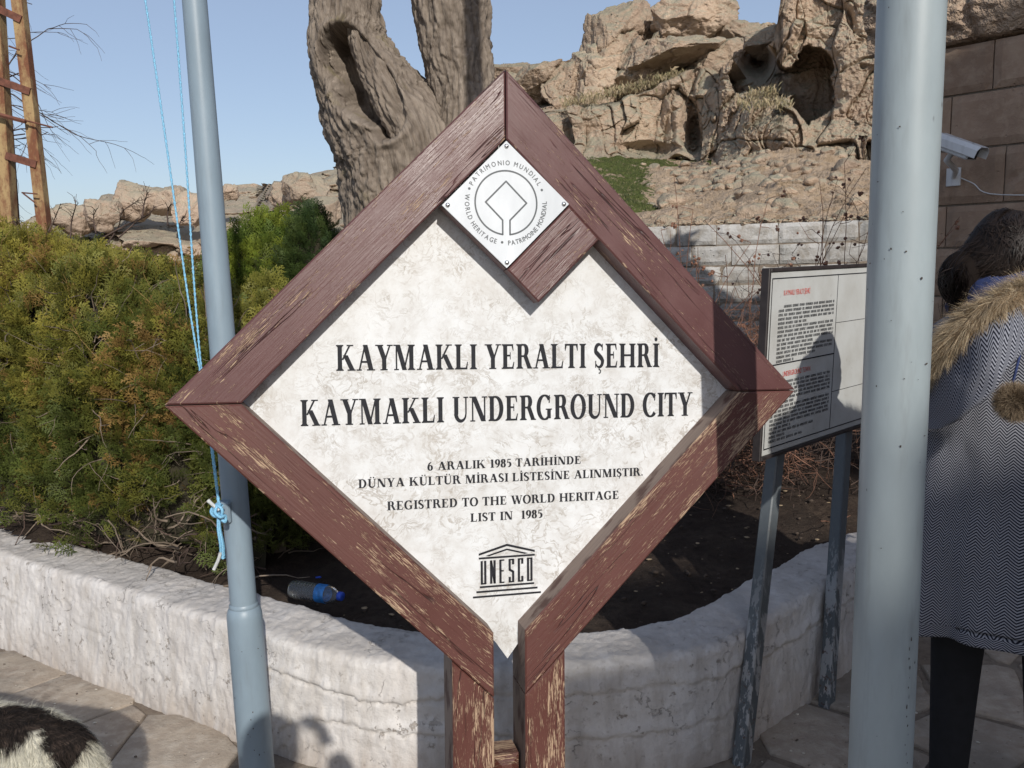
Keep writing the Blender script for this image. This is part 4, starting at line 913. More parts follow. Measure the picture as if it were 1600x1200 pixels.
def leaf_mass(P, D, size, colfn, name, parent, seed=0, tilt=.5):
    """P positions, D preferred growth directions"""
    r = np.random.default_rng(seed); n = len(P); Vs = []; Cs = []; idx = r.integers(0, len(TPL), n)
    D = D+r.normal(size=D.shape)*tilt; D /= np.linalg.norm(D, axis=1)[:, None]; rx = r.normal(size=D.shape); X_ = np.cross(D, rx); X_ /= np.linalg.norm(X_, axis=1)[:, None]; Y_ = np.cross(D, X_)
    sz = size*r.uniform(.65, 1.3, n); C = colfn(P, r)
    for k in range(len(TPL)):
        m = idx == k; T = TPL[k]
        V = P[m][:, None]+sz[m][:, None, None]*(T[None, :, [0]]*X_[m][:, None]+T[None, :, [1]]*Y_[m][:, None]+T[None, :, [2]]*D[m][:, None]); Vs.append(V.reshape(-1, 3))
        Cs.append((C[m][:, None]*(.75+.5*(T[None, :, [2]]/.085))).reshape(-1, 3))
    V = np.concatenate(Vs); F = np.arange(len(V)).reshape(-1, 4)
    return mk(name, V, F, M['leaf'], parent, col=np.concatenate(Cs))
def twigs(n, startfn, dirfn, length, rad, name, mat, parent, seed, curl=.35, seg=7, sides=4, fork=.5):
    r = np.random.default_rng(seed); mbt = MB()
    for i in range(n):
        p = startfn(r); d = dirfn(r, p); d = d/np.linalg.norm(d); L = r.uniform(*length); R0 = r.uniform(*rad); pts = [p]; bend = r.normal(size=3)*curl
        for k in range(seg): d = d+bend/seg+r.normal(size=3)*curl*.25; d /= np.linalg.norm(d); pts.append(pts[-1]+d*L/seg)
        V, F, uv = tube(pts, R0*np.linspace(1, .35, len(pts)), sides); mbt.add(V, F, uv, r.random())
        if r.random() < fork:
            k = r.integers(2, seg-1); q = [pts[k]]; dd = d+r.normal(size=3)*.7; dd /= np.linalg.norm(dd)
            for _ in range(4): dd = dd+r.normal(size=3)*.2; dd /= np.linalg.norm(dd); q.append(q[-1]+dd*L*.11)
            V, F, uv = tube(q, R0*.6*np.linspace(1, .3, len(q)), sides); mbt.add(V, F, uv, r.random())
    o = mbt.build(name, mat, parent, True); props(o, kind='stuff'); return o
# hedge centre line, following the wall
hl0, hl1 = np.array([-3.9, 4.95]), np.array([-.88, 3.42])
def hedge_surface(s, t, r=None):
    """s along 0..1, t 0 (front bottom) .. 1 (back top)"""
    c = hl0[None]*(1-s)[:, None]+hl1[None]*s[:, None]; d = (hl1-hl0)/np.linalg.norm(hl1-hl0); out = np.array([d[1], -d[0]])     # towards the camera
    H = np.interp(s, [0, .25, .5, .62, .75, .88, 1], [1.42, 1.47, 1.42, 1.38, 1.28, 1.13, .98]); Dp = np.interp(s, [0, .8, 1], [.55, .50, .36])
    zb = .42+.06*np.sin(s*23)
    th = t*np.pi*.95
    y = np.where(t < .5, np.cos(th)**.55 if False else np.sign(np.cos(th))*np.abs(np.cos(th))**.5, np.sign(np.cos(th))*np.abs(np.cos(th))**.6)
    o = Dp*y; z = zb+(H+.22-zb)*np.sin(np.clip(th, 0, np.pi))**.62
    P = np.stack([c[:, 0]+out[0]*o, c[:, 1]+out[1]*o, z], -1)
    N = np.stack([out[0]*np.cos(th), out[1]*np.cos(th), .25+np.sin(th)], -1); N /= np.linalg.norm(N, axis=1)[:, None]
    lump = .10*fbm(P*2.6, 3)+.05*perlin(P*8); return P+N*lump[:, None], N
hedge = empty('conifer_hedge', (-2.3, 4.2, .3), 'dense olive green conifer hedge with bare grey twigs at its foot behind the wall', 'hedge')
r = np.random.default_rng(11); n = 21000; s = r.random(n)**.85; t = r.random(n)**1.1*.78
P, N = hedge_surface(s, t)
gap = fbm(P*5.5, 3); keep = gap > -.32+.25*r.random(n); keep &= ~((P[:, 2] < .56) & (r.random(n) < .65)); P, N = P[keep], N[keep]
P = P-N*(r.random(len(P))**2*.14)[:, None]
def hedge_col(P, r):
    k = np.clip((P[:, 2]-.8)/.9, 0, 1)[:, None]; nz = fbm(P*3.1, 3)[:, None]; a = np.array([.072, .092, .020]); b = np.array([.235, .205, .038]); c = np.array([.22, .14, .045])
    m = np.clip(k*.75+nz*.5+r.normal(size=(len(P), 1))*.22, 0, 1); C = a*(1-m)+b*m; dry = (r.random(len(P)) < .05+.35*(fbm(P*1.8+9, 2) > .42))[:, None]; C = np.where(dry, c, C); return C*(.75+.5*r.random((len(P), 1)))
leaf_mass(P, N*.8+np.array([0, 0, .55]), 1.0, hedge_col, 'foliage', hedge, 1, .45).__setitem__('kind', 'stuff')
sg, tg_ = np.meshgrid(np.linspace(0, 1, 90), np.linspace(.0, 1, 40), indexing='ij'); Pc, Nc = hedge_surface(sg.ravel(), tg_.ravel()); mk('dark_core', Pc-Nc*.17, grid_faces(90, 40), M['core'], hedge, True).__setitem__('kind', 'stuff')  # solid dark core stands in for shade behind the foliage gaps
def hs(r): s_ = r.random(); P_, N_ = hedge_surface(np.array([s_]), np.array([r.random()*.5])); return P_[0]-N_[0]*.05
def hd(r, p): return np.array([.4+r.normal()*.5, -.7, r.normal()*.8])
twigs(620, hs, hd, (.10, .28), (.0015, .0042), 'bare_twigs', M['twig'], hedge, 3, .9)
def fs(r): s_ = r.random()*.93; c = hl0*(1-s_)+hl1*s_; return np.array([c[0]+r.normal()*.05+.12, c[1]-.32+r.normal()*.12, .36+r.random()*.25])
twigs(340, fs, lambda r, p: np.array([r.normal(), -.5+r.normal()*.6, r.normal()*.5+.25]), (.12, .36), (.0018, .0065), 'bare_twigs', M['twig'], hedge, 5, 1.5)
twigs(420, fs, lambda r, p: np.array([r.normal(), -.3+r.normal()*.6, r.normal()*.4]), (.12, .3), (.0015, .004), 'bare_twigs', M['twig_dk'], hedge, 6, 1.5)
# long pale shoots that stick out over the face and the top
def ts(r): s_ = r.random(); P_, N_ = hedge_surface(np.array([s_]), np.array([.25+r.random()*.3])); return P_[0]-N_[0]*.04
twigs(150, ts, lambda r, p: np.array([r.normal()*.5+.2, -.3+r.normal()*.3, .9]), (.08, .24), (.0012, .0022), 'bare_twigs', simple('yellow_shoot', (.30, .20, .07), .8, var=.3), hedge, 8, .5)
# hedge stems
for k in range(9):
    s_ = .08+k*.105; c = hl0*(1-s_)+hl1*s_; V, F, uv = tube(spline([(c[0], c[1], .28), (c[0]+r.normal()*.05, c[1]+r.normal()*.04, .7), (c[0]+r.normal()*.12, c[1]+r.normal()*.1, 1.15)], 8), [.03, .03, .028, .026, .024, .02, .016, .012], 7); mk('stem', V, F, M['twig'], hedge, True, uv=uv, attrs={'rnd': np.full(len(V), .5)})
# dark dry branches rising above the hedge top
db = empty('dry_branches', tuple(aty(150, 395, 4.3)*[1, 1, 0]+[0, 0, .33]), 'dark leafless branches rising above the hedge top against the far pink cliff', 'branches')
r = np.random.default_rng(55)
def px_branch(pts, y, rad, par, mat, name='branch', side=4, n=16):
    P = np.array([aty(a, b, y+.05*math.sin(i*2)) for i, (a, b) in enumerate(pts)]); P = spline(P, n); V, F, uv = tube(P, np.linspace(rad, rad*.3, n), 5); mk(name, V, F, mat, par, True); mbt = MB()
    for i in range(side*3):
        k = r.integers(3, n-1); d = P[min(k+1, n-1)]-P[k-1]; d /= np.linalg.norm(d); d = d+r.normal(size=3)*[.6, .3, .6]; d[2] = abs(d[2])*.8+.1; d /= np.linalg.norm(d); L = r.uniform(.02, .06)
        q = [P[k], P[k]+d*L*.5, P[k]+(d+r.normal(size=3)*.2)*L]; V, F, uv = tube(q, [rad*.35, rad*.28, rad*.22], 4); mbt.add(V, F, uv)
    mbt.build('side_twig', mat, par)['kind'] = 'stuff'
for pts in ([(168, 380), (185, 355), (192, 330), (218, 312)], [(185, 372), (215, 345), (232, 335), (243, 322)], [(110, 372), (112, 345), (118, 322), (116, 310)], [(150, 365), (146, 340), (152, 325)], [(222, 340), (226, 315), (231, 300)], [(262, 352), (262, 330), (267, 318)], [(70, 372), (84, 345), (95, 318)], [(275, 360), (283, 345), (288, 338)], [(160, 372), (200, 350), (226, 340)], [(30, 370), (27, 352), (26, 345)]):
    px_branch(pts, 4.15, .0042, db, M['twig_dk'], side=5)

# ---------------- second, brighter conifer behind and the dark one beside it
def bush(name, c, rx, ry_, z0, z1, n, col, label, cat, size=1.0, seed=0, parent_loc=None, pointy=.8):
    root = empty(name, (c[0], c[1], soil_z(*c)), label, cat, 'conifer bushes behind the planter wall'); r = np.random.default_rng(seed)
    d = r.normal(size=(n, 3)); d /= np.linalg.norm(d, axis=1)[:, None]; d[:, 2] = np.abs(d[:, 2])*1.0-.35*(r.random(n) < .5); P = np.stack([c[0]+rx*d[:, 0], c[1]+ry_*d[:, 1], z0+(z1-z0)*np.clip(.35+.65*d[:, 2], 0, 1)], -1)
    lump = .22*fbm(P*3.2+seed, 3)+.12*perlin(P*9); P = P+d*(lump*min(rx, .6))[:, None]-d*(r.random(n)**2*.15)[:, None]
    def cf(P, r): nz = fbm(P*4, 2)[:, None]; m = np.clip(.5+nz+r.normal(size=(len(P), 1))*.2, 0, 1); return (np.array(col[0])*(1-m)+np.array(col[1])*m)*(.75+.5*r.random((len(P), 1)))
    leaf_mass(P, d*.6+np.array([0, 0, .9]), size, cf, 'foliage', root, seed+1, .35)['kind'] = 'stuff'
    V0, F0 = ico(3); V = V0*[rx*.72, ry_*.72, (z1-z0)*.42]; V = V*(1+.15*perlin(V0*2+seed))[:, None]+[c[0], c[1], (z0+z1)/2]; mk('dark_core', V, F0, M['core'], root, True)['kind'] = 'stuff'  # dark lump inside the bush, its colour stands in for inner shade
    V, F, uv = tube([(c[0], c[1], soil_z(*c)-.05), (c[0], c[1], z0+(z1-z0)*.5)], [.035, .02], 7); mk('stem', V, F, M['twig'], root, uv=uv, attrs={'rnd': np.full(len(V), .5)})
    return root
p = aty(412, 365, 5.6); bush('conifer_bush', p[:2], .42, .36, .6, 1.80, 4600, [(.075, .115, .018), (.20, .235, .030)], 'bright green rounded conifer bush behind the slim flagpole', 'bush', 1.15, 41)
p = aty(488, 400, 5.3); bush('conifer_bush', p[:2], .23, .25, .6, 1.84, 2600, [(.030, .055, .016), (.060, .085, .018)], 'small dark green conifer bush between the bright bush and the tree', 'bush', .95, 43)
p = aty(425, 455, 3.95); bush('conifer_bush', p[:2], .27, .24, .45, 1.44, 3600, [(.090, .100, .020), (.165, .160, .03)], 'yellow green feathery conifer just left of the sign corner', 'bush', 1.0, 47)
p = aty(428, 740, 3.42); bush('conifer_bush', p[:2], .30, .26, .34, 1.10, 5200, [(.07, .085, .02), (.12, .13, .03)], 'low dull conifer growth in the shade behind the sign left corner', 'bush', 1.0, 49)

# ================================================================== OLD TREE
YT = 4.7
tree = empty('old_tree', tuple(aty(640, 500, YT)*[1, 1, 0]+[0, 0, .35]), 'thick old forked tree with deeply furrowed grey bark and a dark hollow behind the sign', 'tree')
def limb(pxs, name, seed, hollow=None, n_s=420, n_a=260, yoff=None):
    pts = []; rad = []
    for i, (px, py, rp_) in enumerate(pxs):
        y = YT+(yoff[i] if yoff else 0); pts.append(aty(px, py, y)); rad.append(rp_*y/FPX*1.0)
    P = spline(pts, n_s); rr_ = np.interp(np.linspace(0, len(rad)-1, n_s), range(len(rad)), rad)
    rr_ = np.convolve(np.pad(rr_, 20, 'edge'), np.ones(41)/41, 'valid')
    T = np.gradient(P, axis=0); T /= np.linalg.norm(T, axis=1)[:, None]; L = np.concatenate([[0], np.cumsum(np.linalg.norm(np.diff(P, axis=0), axis=1))])
    th = np.linspace(0, 2*np.pi, n_a, endpoint=False); a = np.array([1., 0, 0]); V = np.zeros((n_s, n_a, 3)); NV = V.copy()
    for i in range(n_s):
        a = a-T[i]*(a@T[i]); a /= np.linalg.norm(a); b = np.cross(T[i], a); NV[i] = np.cos(th)[:, None]*a+np.sin(th)[:, None]*b; V[i] = P[i]
    Rm = rr_[:, None]; Q = np.stack([np.cos(th)[None]*Rm, np.sin(th)[None]*Rm, np.repeat(L[:, None], n_a, 1)], -1)+seed*7.1
    big = .10*fbm(Q*[3.5, 3.5, 1.2], 3)
    W_ = Q+.03*np.stack([perlin(Q*6), perlin(Q*6+9), 0*Q[..., 0]], -1)
    f1, f2, _ = worley(W_*[24, 24, 4.2]); plates = np.clip((f2-f1)/.35, 0, 1)
    f1b, f2b, _ = worley(W_*[60, 60, 11]+4); pl2 = np.clip((f2b-f1b)/.35, 0, 1)
    rid = 1-np.abs(perlin(W_*[15, 15, 2.6]))*2
    bark = plates*.55+pl2*.3+rid*.35
    d = Rm*(1+big*1.0)+.026*(bark-.6)+.006*fbm(Q*[40, 40, 20], 3)
    V = V+NV*d[..., None]
    if hollow is not None:
        for (h0, h1, w_, dep) in hollow:
            h0 = np.array(h0); h1 = np.array(h1); ab = h1-h0; tt = np.clip(((V-h0)@ab)/(ab@ab), 0, 1); dist_ = V-(h0+tt[..., None]*ab); dist_[..., 1] *= .45; q = np.linalg.norm(dist_, axis=-1)
            wv_ = w_*(.55+.45*np.sin(tt*2.6+.35))*(1+.25*perlin(V*7)); f = np.clip(1-q/wv_, 0, 1); f = f*f*(3-2*f); f = np.clip(f*3.0, 0, 1); f = np.where(V[..., 1] < P[:, None, 1]+.05, f, 0)
            V = V+f[..., None]*np.array([.15, 1, .05])*dep; 
            lip = np.exp(-((q/wv_-1.12)/.16)**2)*.02; V = V-np.array([0, 1, 0])*(lip*(V[..., 1] < P[:, None, 1]))[..., None]
    uv = np.stack([np.repeat(L[:, None], n_a, 1), np.repeat(th[None]*Rm.mean(), n_s, 0)], -1)
    o = mk(name, V.reshape(-1, 3), grid_faces(n_s, n_a, wrap_v=True), M['bark'], tree, True, uv=uv.reshape(-1, 2), attrs={'bark': (bark*1.6-1).ravel(), 'rnd': np.full(n_s*n_a, .5)})
    return o
limb([(662, 700, 118), (650, 520, 98), (634, 380, 88), (632, 300, 92), (622, 230, 98), (590, 170, 86), (561, 110, 67), (545, 60, 58), (541, 0, 50), (532, -90, 48), (505, -260, 42)], 'trunk', 1,
     [(aty(533, 72, YT-.2), aty(603, 190, YT-.28), .17, .30)])
limb([(650, 420, 66), (668, 330, 64), (700, 255, 56), (724, 190, 50), (722, 130, 50), (712, 70, 53), (704, 0, 56), (706, -90, 55), (735, -260, 48)], 'limb', 2, n_s=330, n_a=180, yoff=[.05, .05, .02, 0, 0, 0, 0, 0, 0])
# twist rib running from the left limb down across the hollow's right side
limb([(556, 30, 14), (580, 95, 24), (612, 155, 30), (640, 208, 30), (656, 262, 28), (662, 330, 24)], 'root_rib', 3, n_s=200, n_a=110, yoff=[-.10, -.13, -.17, -.19, -.18, -.1])
# higher limbs outside the frame
for k, (a, b) in enumerate((((505, -260), (380, -520)), ((505, -260), (600, -600)), ((735, -260), (860, -560)), ((735, -260), (690, -640)))):
    P = spline([aty(*a, YT), aty((a[0]+b[0])/2+20*(-1)**k, (a[1]+b[1])/2, YT+.1*k), aty(*b, YT+.3)], 14); V, F, uv = tube(P, np.linspace(.13, .05, 14), 12); mk('limb', V, F, M['bark'], tree, True, uv=uv, attrs={'bark': np.zeros(len(V))})
twigs(26, lambda r: aty(r.uniform(380, 860), r.uniform(-620, -380), YT+r.normal()*.2), lambda r, p: np.array([r.normal()*.6, r.normal()*.4, 1.2]), (.6, 1.5), (.01, .025), 'twigs', M['twig_dk'], tree, 77, .6, 10, 5)

# ================================================================== BLOCK RETAINING WALL (behind, under the slope)
bw = empty('block_retaining_wall', (2.2, 8.0, .5), 'old low retaining wall of whitewashed stone blocks below the cliff slope', 'wall')
r = np.random.default_rng(88); wa = aty(930, 362, 8.3); wb_ = aty(1420, 342, 7.7); wdir = wb_-wa; wdir[2] = 0; WL = np.linalg.norm(wdir); wdir /= WL; wn_ = np.array([wdir[1], -wdir[0], 0])
ztop = [1.83, 1.86]
rows = [(1.80, .185), (1.609, .180), (1.423, .165), (1.252, .16), (1.086, .16), (.920, .15), (.764, .16), (.598, .15)]
for ri, (zt, hh) in enumerate(rows):
    x = -.9-r.random()*.3
    while x < WL+.2:
        L = r.uniform(.30, .56); 
        V, F = box_bevel((0, -.10, 0), (L-.012, .12, hh-.012), .012)
        # subdivide front by replacing with rough grid
        gu, gv = np.meshgrid(np.linspace(0, 1, 12), np.linspace(0, 1, 6), indexing='ij'); e = np.minimum(np.minimum(gu, 1-gu)*L, np.minimum(gv, 1-gv)*hh)
        o0 = r.normal(0, .006); org = wa+wdir*x; org[2] = 0
        px_ = gu*(L-.008)+.004*perlin(np.stack([gu*5, gv*5, gu*0+x*9+ri], -1)); pz_ = gv*(hh-.007)+.004*perlin(np.stack([gu*5, gv*5, gu*0+x*7+ri*3], -1)); pw_ = .11+o0-.014*np.exp(-e/.006)+.010*perlin(np.stack([gu*3, gv*3, gu*0+x*3+ri], -1))
        Vf = org+px_[..., None]*wdir+pz_[..., None]*zz+pw_[..., None]*wn_; Vf[..., 2] += zt-hh; Vb = Vf-wn_*.24; n = 72
        bnd = [i*6 for i in range(12)]+[66+j for j in range(1, 6)]+[i*6+5 for i in range(10, -1, -1)]+[j for j in range(4, 0, -1)]
        Fq = grid_faces(12, 6).tolist(); F = Fq+[[bnd[i], bnd[(i+1) % len(bnd)], n+bnd[(i+1) % len(bnd)], n+bnd[i]] for i in range(len(bnd))]+[[n+i for i in bnd][::-1]]
        mk('stone_block', np.vstack([Vf.reshape(-1, 3), Vb.reshape(-1, 3)]), F, M['limeblock'], bw, attrs={'rnd': np.full(144, r.random())}); x += L
V, F = box_bevel((-1.4, -.10, .3), (WL+.5, .095, 1.785), .01); mk('wall_core', wa*[1, 1, 0]+V[:, [0]]*wdir+V[:, [1]]*wn_+V[:, [2]]*zz, F, M['mortar'], bw, attrs={'rnd': np.full(len(V), .3)})
ls = MB()
for i in range(150):
    V0, F0 = ico(1); x = r.uniform(-.8, WL+.2); z = 1.80+r.random()*.02; c = wa*[1, 1, 0]+wdir*x+wn_*r.uniform(-.02, .09)+zz*z; s_ = r.uniform(.008, .04); ls.add(V0*s_*[1.3, 1, .6]*(1+.3*r.normal(size=(len(V0), 1)))+c, F0, a=r.random())
ls.build('crumbled_top', M['tuff'], bw)['kind'] = 'stuff'
# ================================================================== HILL, CLIFFS
def depth_sheet(us, vs, Df, noise, name, mat, label=None, cat=None, kind=None, back=4., extra=None, attrfn=None, top=None):
    """a relief of real rock: for every sight line a distance, then 3-D displacement; the top rolls back"""
    U, Vv = np.meshgrid(us, vs, indexing='ij'); 
    D = Df(U, Vv); P = atyv(U, Vv, D)
    P = noise(P, U, Vv)
    attrs = attrfn(P, U, Vv) if attrfn else {'rnd': np.full(U.size, .5)}
    if top is not None:
        # roll the skyline backwards : extra rows behind the first row
        rows_ = []
        for k, q in enumerate((.3, .8, 1.6, back)):
            T = P[:, :1].copy(); T[..., 1] += q; T[..., 2] -= top*q*q*.12; rows_.insert(0, T)
        P = np.concatenate(rows_+[P], 1)
        attrs = {k: np.concatenate([np.repeat(np.asarray(a).reshape(U.shape)[:, :1], 4, 1), np.asarray(a).reshape(U.shape)], 1).ravel() for k, a in attrs.items()}
    o = mk(name, P.reshape(-1, 3), grid_faces(P.shape[0], P.shape[1]), mat, None, True, attrs=attrs)
    props(o, label, cat, None, kind); return o
def rocky(P, s=1., amp=1.):
    """displacement for weathered tuff: tilted joint blocks, beds, fractures and pits"""
    Wp = P+.30*np.stack([fbm(P*.8, 3), fbm(P*.8+7, 3), fbm(P*.8+13, 3)], -1)/s*.6
    h1, e1 = facets(Wp*[.62*s, .62*s, .95*s], .55); h2, e2 = facets(Wp*[1.7*s, 1.7*s, 2.6*s]+5, .6); h3, e3 = facets(Wp*[5*s, 5*s, 7*s]+9, .6)
    bed = P[..., 2]*1.5*s+.9*fbm(P*.45, 2); bf = bed-np.floor(bed); bedd = np.clip(bf/.8, 0, 1)-np.clip((bf-.8)/.2, 0, 1)
    cr1 = np.exp(-(e1/.018)**2)*.8; cr2 = np.exp(-(e2/.022)**2)*.8
    d = h1*.42/s+h2*.16/s+h3*.04/s-cr1*.15/s-cr2*.04/s+bedd*.10/s+.07*fbm(P*1.6*s, 4)+.035*fbm(P*7, 3)+.018*fbm(P*22, 2)
    return d*amp
skx = [700, 740, 765, 800, 845, 862, 885, 903, 912, 935, 965, 1000, 1012, 1030, 1060, 1100, 1135, 1150, 1162, 1185, 1215, 1240, 1300]
sky_ = [165, 120, 101, 108, 118, 103, 96, 92, 66, 42, 30, 24, 40, 45, 45, 45, 48, 50, 52, 46, 40, 20, 0]
us = np.linspace(690, 1330, 460); tv = np.linspace(0, 1, 330)
U = np.repeat(us[:, None], len(tv), 1); top_v = np.interp(us, skx, sky_)
bot = 262
Vv = top_v[:, None]+(bot-top_v)[:, None]*tv[None]
ledge = np.interp(us, [690, 820, 880, 960, 1050, 1100, 1140, 1160, 1330], [200, 170, 158, 150, 118, 90, 66, 60, 60])   # grassy ledge line
g = (Vv-ledge[:, None])
D = np.where(g < -14, 20.5, np.where(g < 12, 20.5-(g+14)/26*2.6, 17.9))
D = D-1.2*np.clip((Vv-200)/60, 0, 1)**2
# buttresses and hollows of the middle face
def bumpf(cx_, cy_, rx_, ry_, a, p=2.): q = np.clip(1-(((U-cx_)/rx_)**2+((Vv-cy_)/ry_)**2), 0, 1); return a*.55*q
D = D-bumpf(1060, 180, 26, 75, .9)-bumpf(1105, 170, 30, 60, 1.1)-bumpf(1195, 205, 62, 36, 1.6)-bumpf(955, 190, 70, 50, .7)-bumpf(860, 200, 50, 40, .5)-bumpf(1135, 225, 16, 30, 1.0)
D = D+bumpf(1083, 205, 12, 50, 1.0)+bumpf(1010, 235, 60, 14, .7)+bumpf(1150, 238, 45, 12, .9)+bumpf(1178, 110, 34, 46, 2.6, 5)
P = atyv(U, Vv, D); ledge_m = np.exp(-(g/14.)**2)
gz = np.clip(g/14., 0, 1); vg, ve = facets((P+.25*np.stack([fbm(P*1.2, 2), 0*P[..., 0], fbm(P*1.2+6, 2)], -1))*[1.5, 1.5, .38]+3, .5); rk = rocky(P, .9, .62)*(1-.5*ledge_m)*gz+rocky(P, .55, 1.0)*(1-gz)+gz*(vg*.50-.09*np.exp(-(ve/.022)**2)); P[..., 1] -= rk; P[..., 0] -= rk*.25
P[..., 2] += .10*fbm(P*1.1+3, 3)
rows_ = []
for q in (.4, 1.2, 3, 6): T = P[:, :1].copy(); T[..., 1] += q; T[..., 0] += q*.22; T[..., 2] -= .02*q*q; rows_.insert(0, T)
P = np.concatenate(rows_+[P], 1)
cliff = mk('cliff', P.reshape(-1, 3), grid_faces(P.shape[0], P.shape[1]), M['tuff'], None, False, attrs={'rnd': np.full(P.shape[0]*P.shape[1], .5)}); props(cliff, kind='structure')
# big weathered rocks that form the crest (parts of the cliff)
def rock(cx_, cy_, w, h, y, seed, parent=None, name='boulder', mat='tuff', dep=None, label=None, sub=5, ang=.35, tilt=0.):
    V0, F0 = ico(sub); k = y/FPX; r = np.random.default_rng(seed); c = aty(cx_, cy_, y); V0 = V0.copy(); S3 = np.array([w*k/2, (dep or w*k*.42), h*k/2])
    # super-ellipsoid with planar cuts = blocky
    V = V0.copy(); 
    V = V/np.maximum((np.abs(V)**4).sum(1)**.25, 1e-6)[:, None]*.92
    for _ in range(16):
        n = r.normal(size=3); n /= np.linalg.norm(n); lim = r.uniform(.60, .92); q = V@n; m = q > lim; V[m] -= (q[m]-lim)[:, None]*n
    V = V*1.12*S3; a = tilt; V = np.stack([V[:, 0]*math.cos(a)-V[:, 2]*math.sin(a), V[:, 1], V[:, 0]*math.sin(a)+V[:, 2]*math.cos(a)], -1)
    Wp = V+c; sc = 1/max(.25, min(S3[0], S3[2])); n3 = V0; fh, fe = facets((Wp+.15*np.stack([fbm(Wp*1.3, 2), fbm(Wp*1.3+4, 2), fbm(Wp*1.3+8, 2)], -1))*sc*.95+seed, .7)
    f1, f2, cid = worley(Wp*sc*1.1+seed); cr = np.exp(-((f2-f1)/.05)**2)
    p1 = worley(Wp*sc*5+seed)[0]
    g1, g2, gid = worley(Wp*sc*2.7+seed+3); d = (.05*fbm(Wp*sc*1.3+seed, 3)+fh*.20-np.exp(-(fe/.035)**2)*.07+(gid-.5)*.05-.035*np.exp(-((g2-g1)/.05)**2)-.04*np.clip(1-p1/.30, 0, 1)+.035*fbm(Wp*sc*5, 4)+.012*fbm(Wp*sc*20, 2))/sc
    V = Wp+n3*d[:, None]
    o = mk(name, V, F0, M[mat], parent, False, attrs={'rnd': np.full(len(V), r.random())})
    if parent is None and label: props(o, label, 'rock')
    return o
CL = [(1070, 30, 120, 64, 19.0, 1, .05), (1118, 22, 62, 52, 18.8, 2, -.15), (962, 62, 118, 92, 19.3, 3, .15), (935, 118, 90, 100, 19.0, 4, 0), (1000, 108, 110, 90, 19.0, 5, .1), (1062, 84, 170, 44, 18.4, 6, .16), (1120, 104, 90, 80, 18.2, 7, 0),
      (1165, 66, 80, 52, 18.8, 8, 0), (1205, 66, 80, 40, 17.4, 9, .1), (850, 120, 120, 36, 19.6, 10, .18), (882, 140, 70, 70, 19.2, 11, 0), (815, 146, 90, 60, 19.8, 12, .1), (785, 118, 80, 40, 20.0, 13, 0)]
for cx_, cy_, w, h, y, sd_, tl in CL: rock(cx_, cy_, w, h, y, sd_+100, cliff, 'boulder', tilt=tl, sub=5)
# ---------------- right hand rock mass with the cut cave
us = np.linspace(1098, 1470, 450); tv = np.linspace(0, 1, 520); U = np.repeat(us[:, None], len(tv), 1)
tt_ = np.interp(us, [1098, 1125, 1150, 1180, 1208, 1216, 1222, 1232, 1260, 1470], [150, 108, 92, 80, 66, 30, -15, -60, -110, -170]); Vv = tt_[:, None]+(372-tt_)[:, None]*tv[None]
D = 14.6+0*U; D += np.interp(U, [1098, 1130, 1190, 1225, 1300, 1470], [2.4, 1.5, .8, .3, 0, -.6])
D -= 1.5*np.clip((Vv-190)/150, 0, 1)
wob = 6*perlin(np.stack([U/22, Vv/22, U*0], -1))+3*perlin(np.stack([U/8, Vv/8, U*0+5], -1)); Uw, Vw = U+wob, Vv+wob*.8
def sdf_ell(cx_, cy_, rx_, ry_): return (np.sqrt(((Uw-cx_)/rx_)**2+((Vw-cy_)/ry_)**2)-1)*min(rx_, ry_)
def sdf_box(x0, y0, x1, y1): return np.maximum(np.maximum(x0-Uw, Uw-x1), np.maximum(y0-Vw, Vw-y1))
arch = np.minimum(sdf_ell(1271, 108, 32, 36), sdf_box(1242, 106, 1303, 168)); chamber = sdf_ell(1186, 118, 46, 50); mid = sdf_box(1160, 100, 1290, 152); tail = np.maximum(sdf_ell(1266, 170, 36, 28), -(Uw-1232))
sd_ = np.minimum(np.minimum(arch, chamber), np.minimum(mid, tail)); pend = sdf_ell(1229, 76, 15, 30); sd_ = np.maximum(sd_, -pend)
floor_ = np.interp(Uw, [1150, 1180, 1215, 1240, 1262, 1290, 1303], [150, 142, 150, 170, 196, 178, 168]); sd_ = np.maximum(sd_, Vw-floor_)
cave = np.clip(-sd_/2.5, 0, 1); cave = cave*cave*(3-2*cave); depth_in = 1.3+1.7*np.exp(-((U-1185)/22)**2-((Vv-95)/25)**2)+.15*perlin(np.stack([U/30, Vv/30, U*0+2], -1))
D = D+cave*depth_in
D = D-.55*np.clip(1-(((U-1205)/66)**2+((Vv-196)/44)**2), 0, 1)*(1-cave)      # shoulder of rock below the opening
D = D+.35*np.exp(-((U-1345)/6)**2)*(Vv > 215)*(Vv < 300)                        # vertical slot
P = atyv(U, Vv, D); vg2, ve2 = facets((P+.25*np.stack([fbm(P*1.2, 2), 0*P[..., 0], fbm(P*1.2+6, 2)], -1))*[1.3, 1.3, .45]+8, .5); dsp = rocky(P, .9, .6)+(vg2*.36-.06*np.exp(-(ve2/.022)**2)); edge_ = np.exp(-(sd_/7.)**2)
pp, _, pc_ = worley(P*[3.1, 3.1, 4.2]); pp2, _, pc2 = worley(P*[7.5, 7.5, 9.]); pm = np.clip(fbm(P*.8, 2)+.45, 0, 1)
pit = -.085*np.clip(1-pp/(.20*(pc_ > .35)+.02), 0, 1)**.6*pm-.035*np.clip(1-pp2/(.25*(pc2 > .3)+.02), 0, 1)**.6*pm
q_ = (dsp+pit*1.4)*(1-.8*cave)*(1-.55*edge_)+.02*fbm(P*14, 3); P[..., 1] -= q_; P[..., 0] -= q_*.35; P[..., 2] += .03*fbm(P*3+3, 3)
rows_ = []
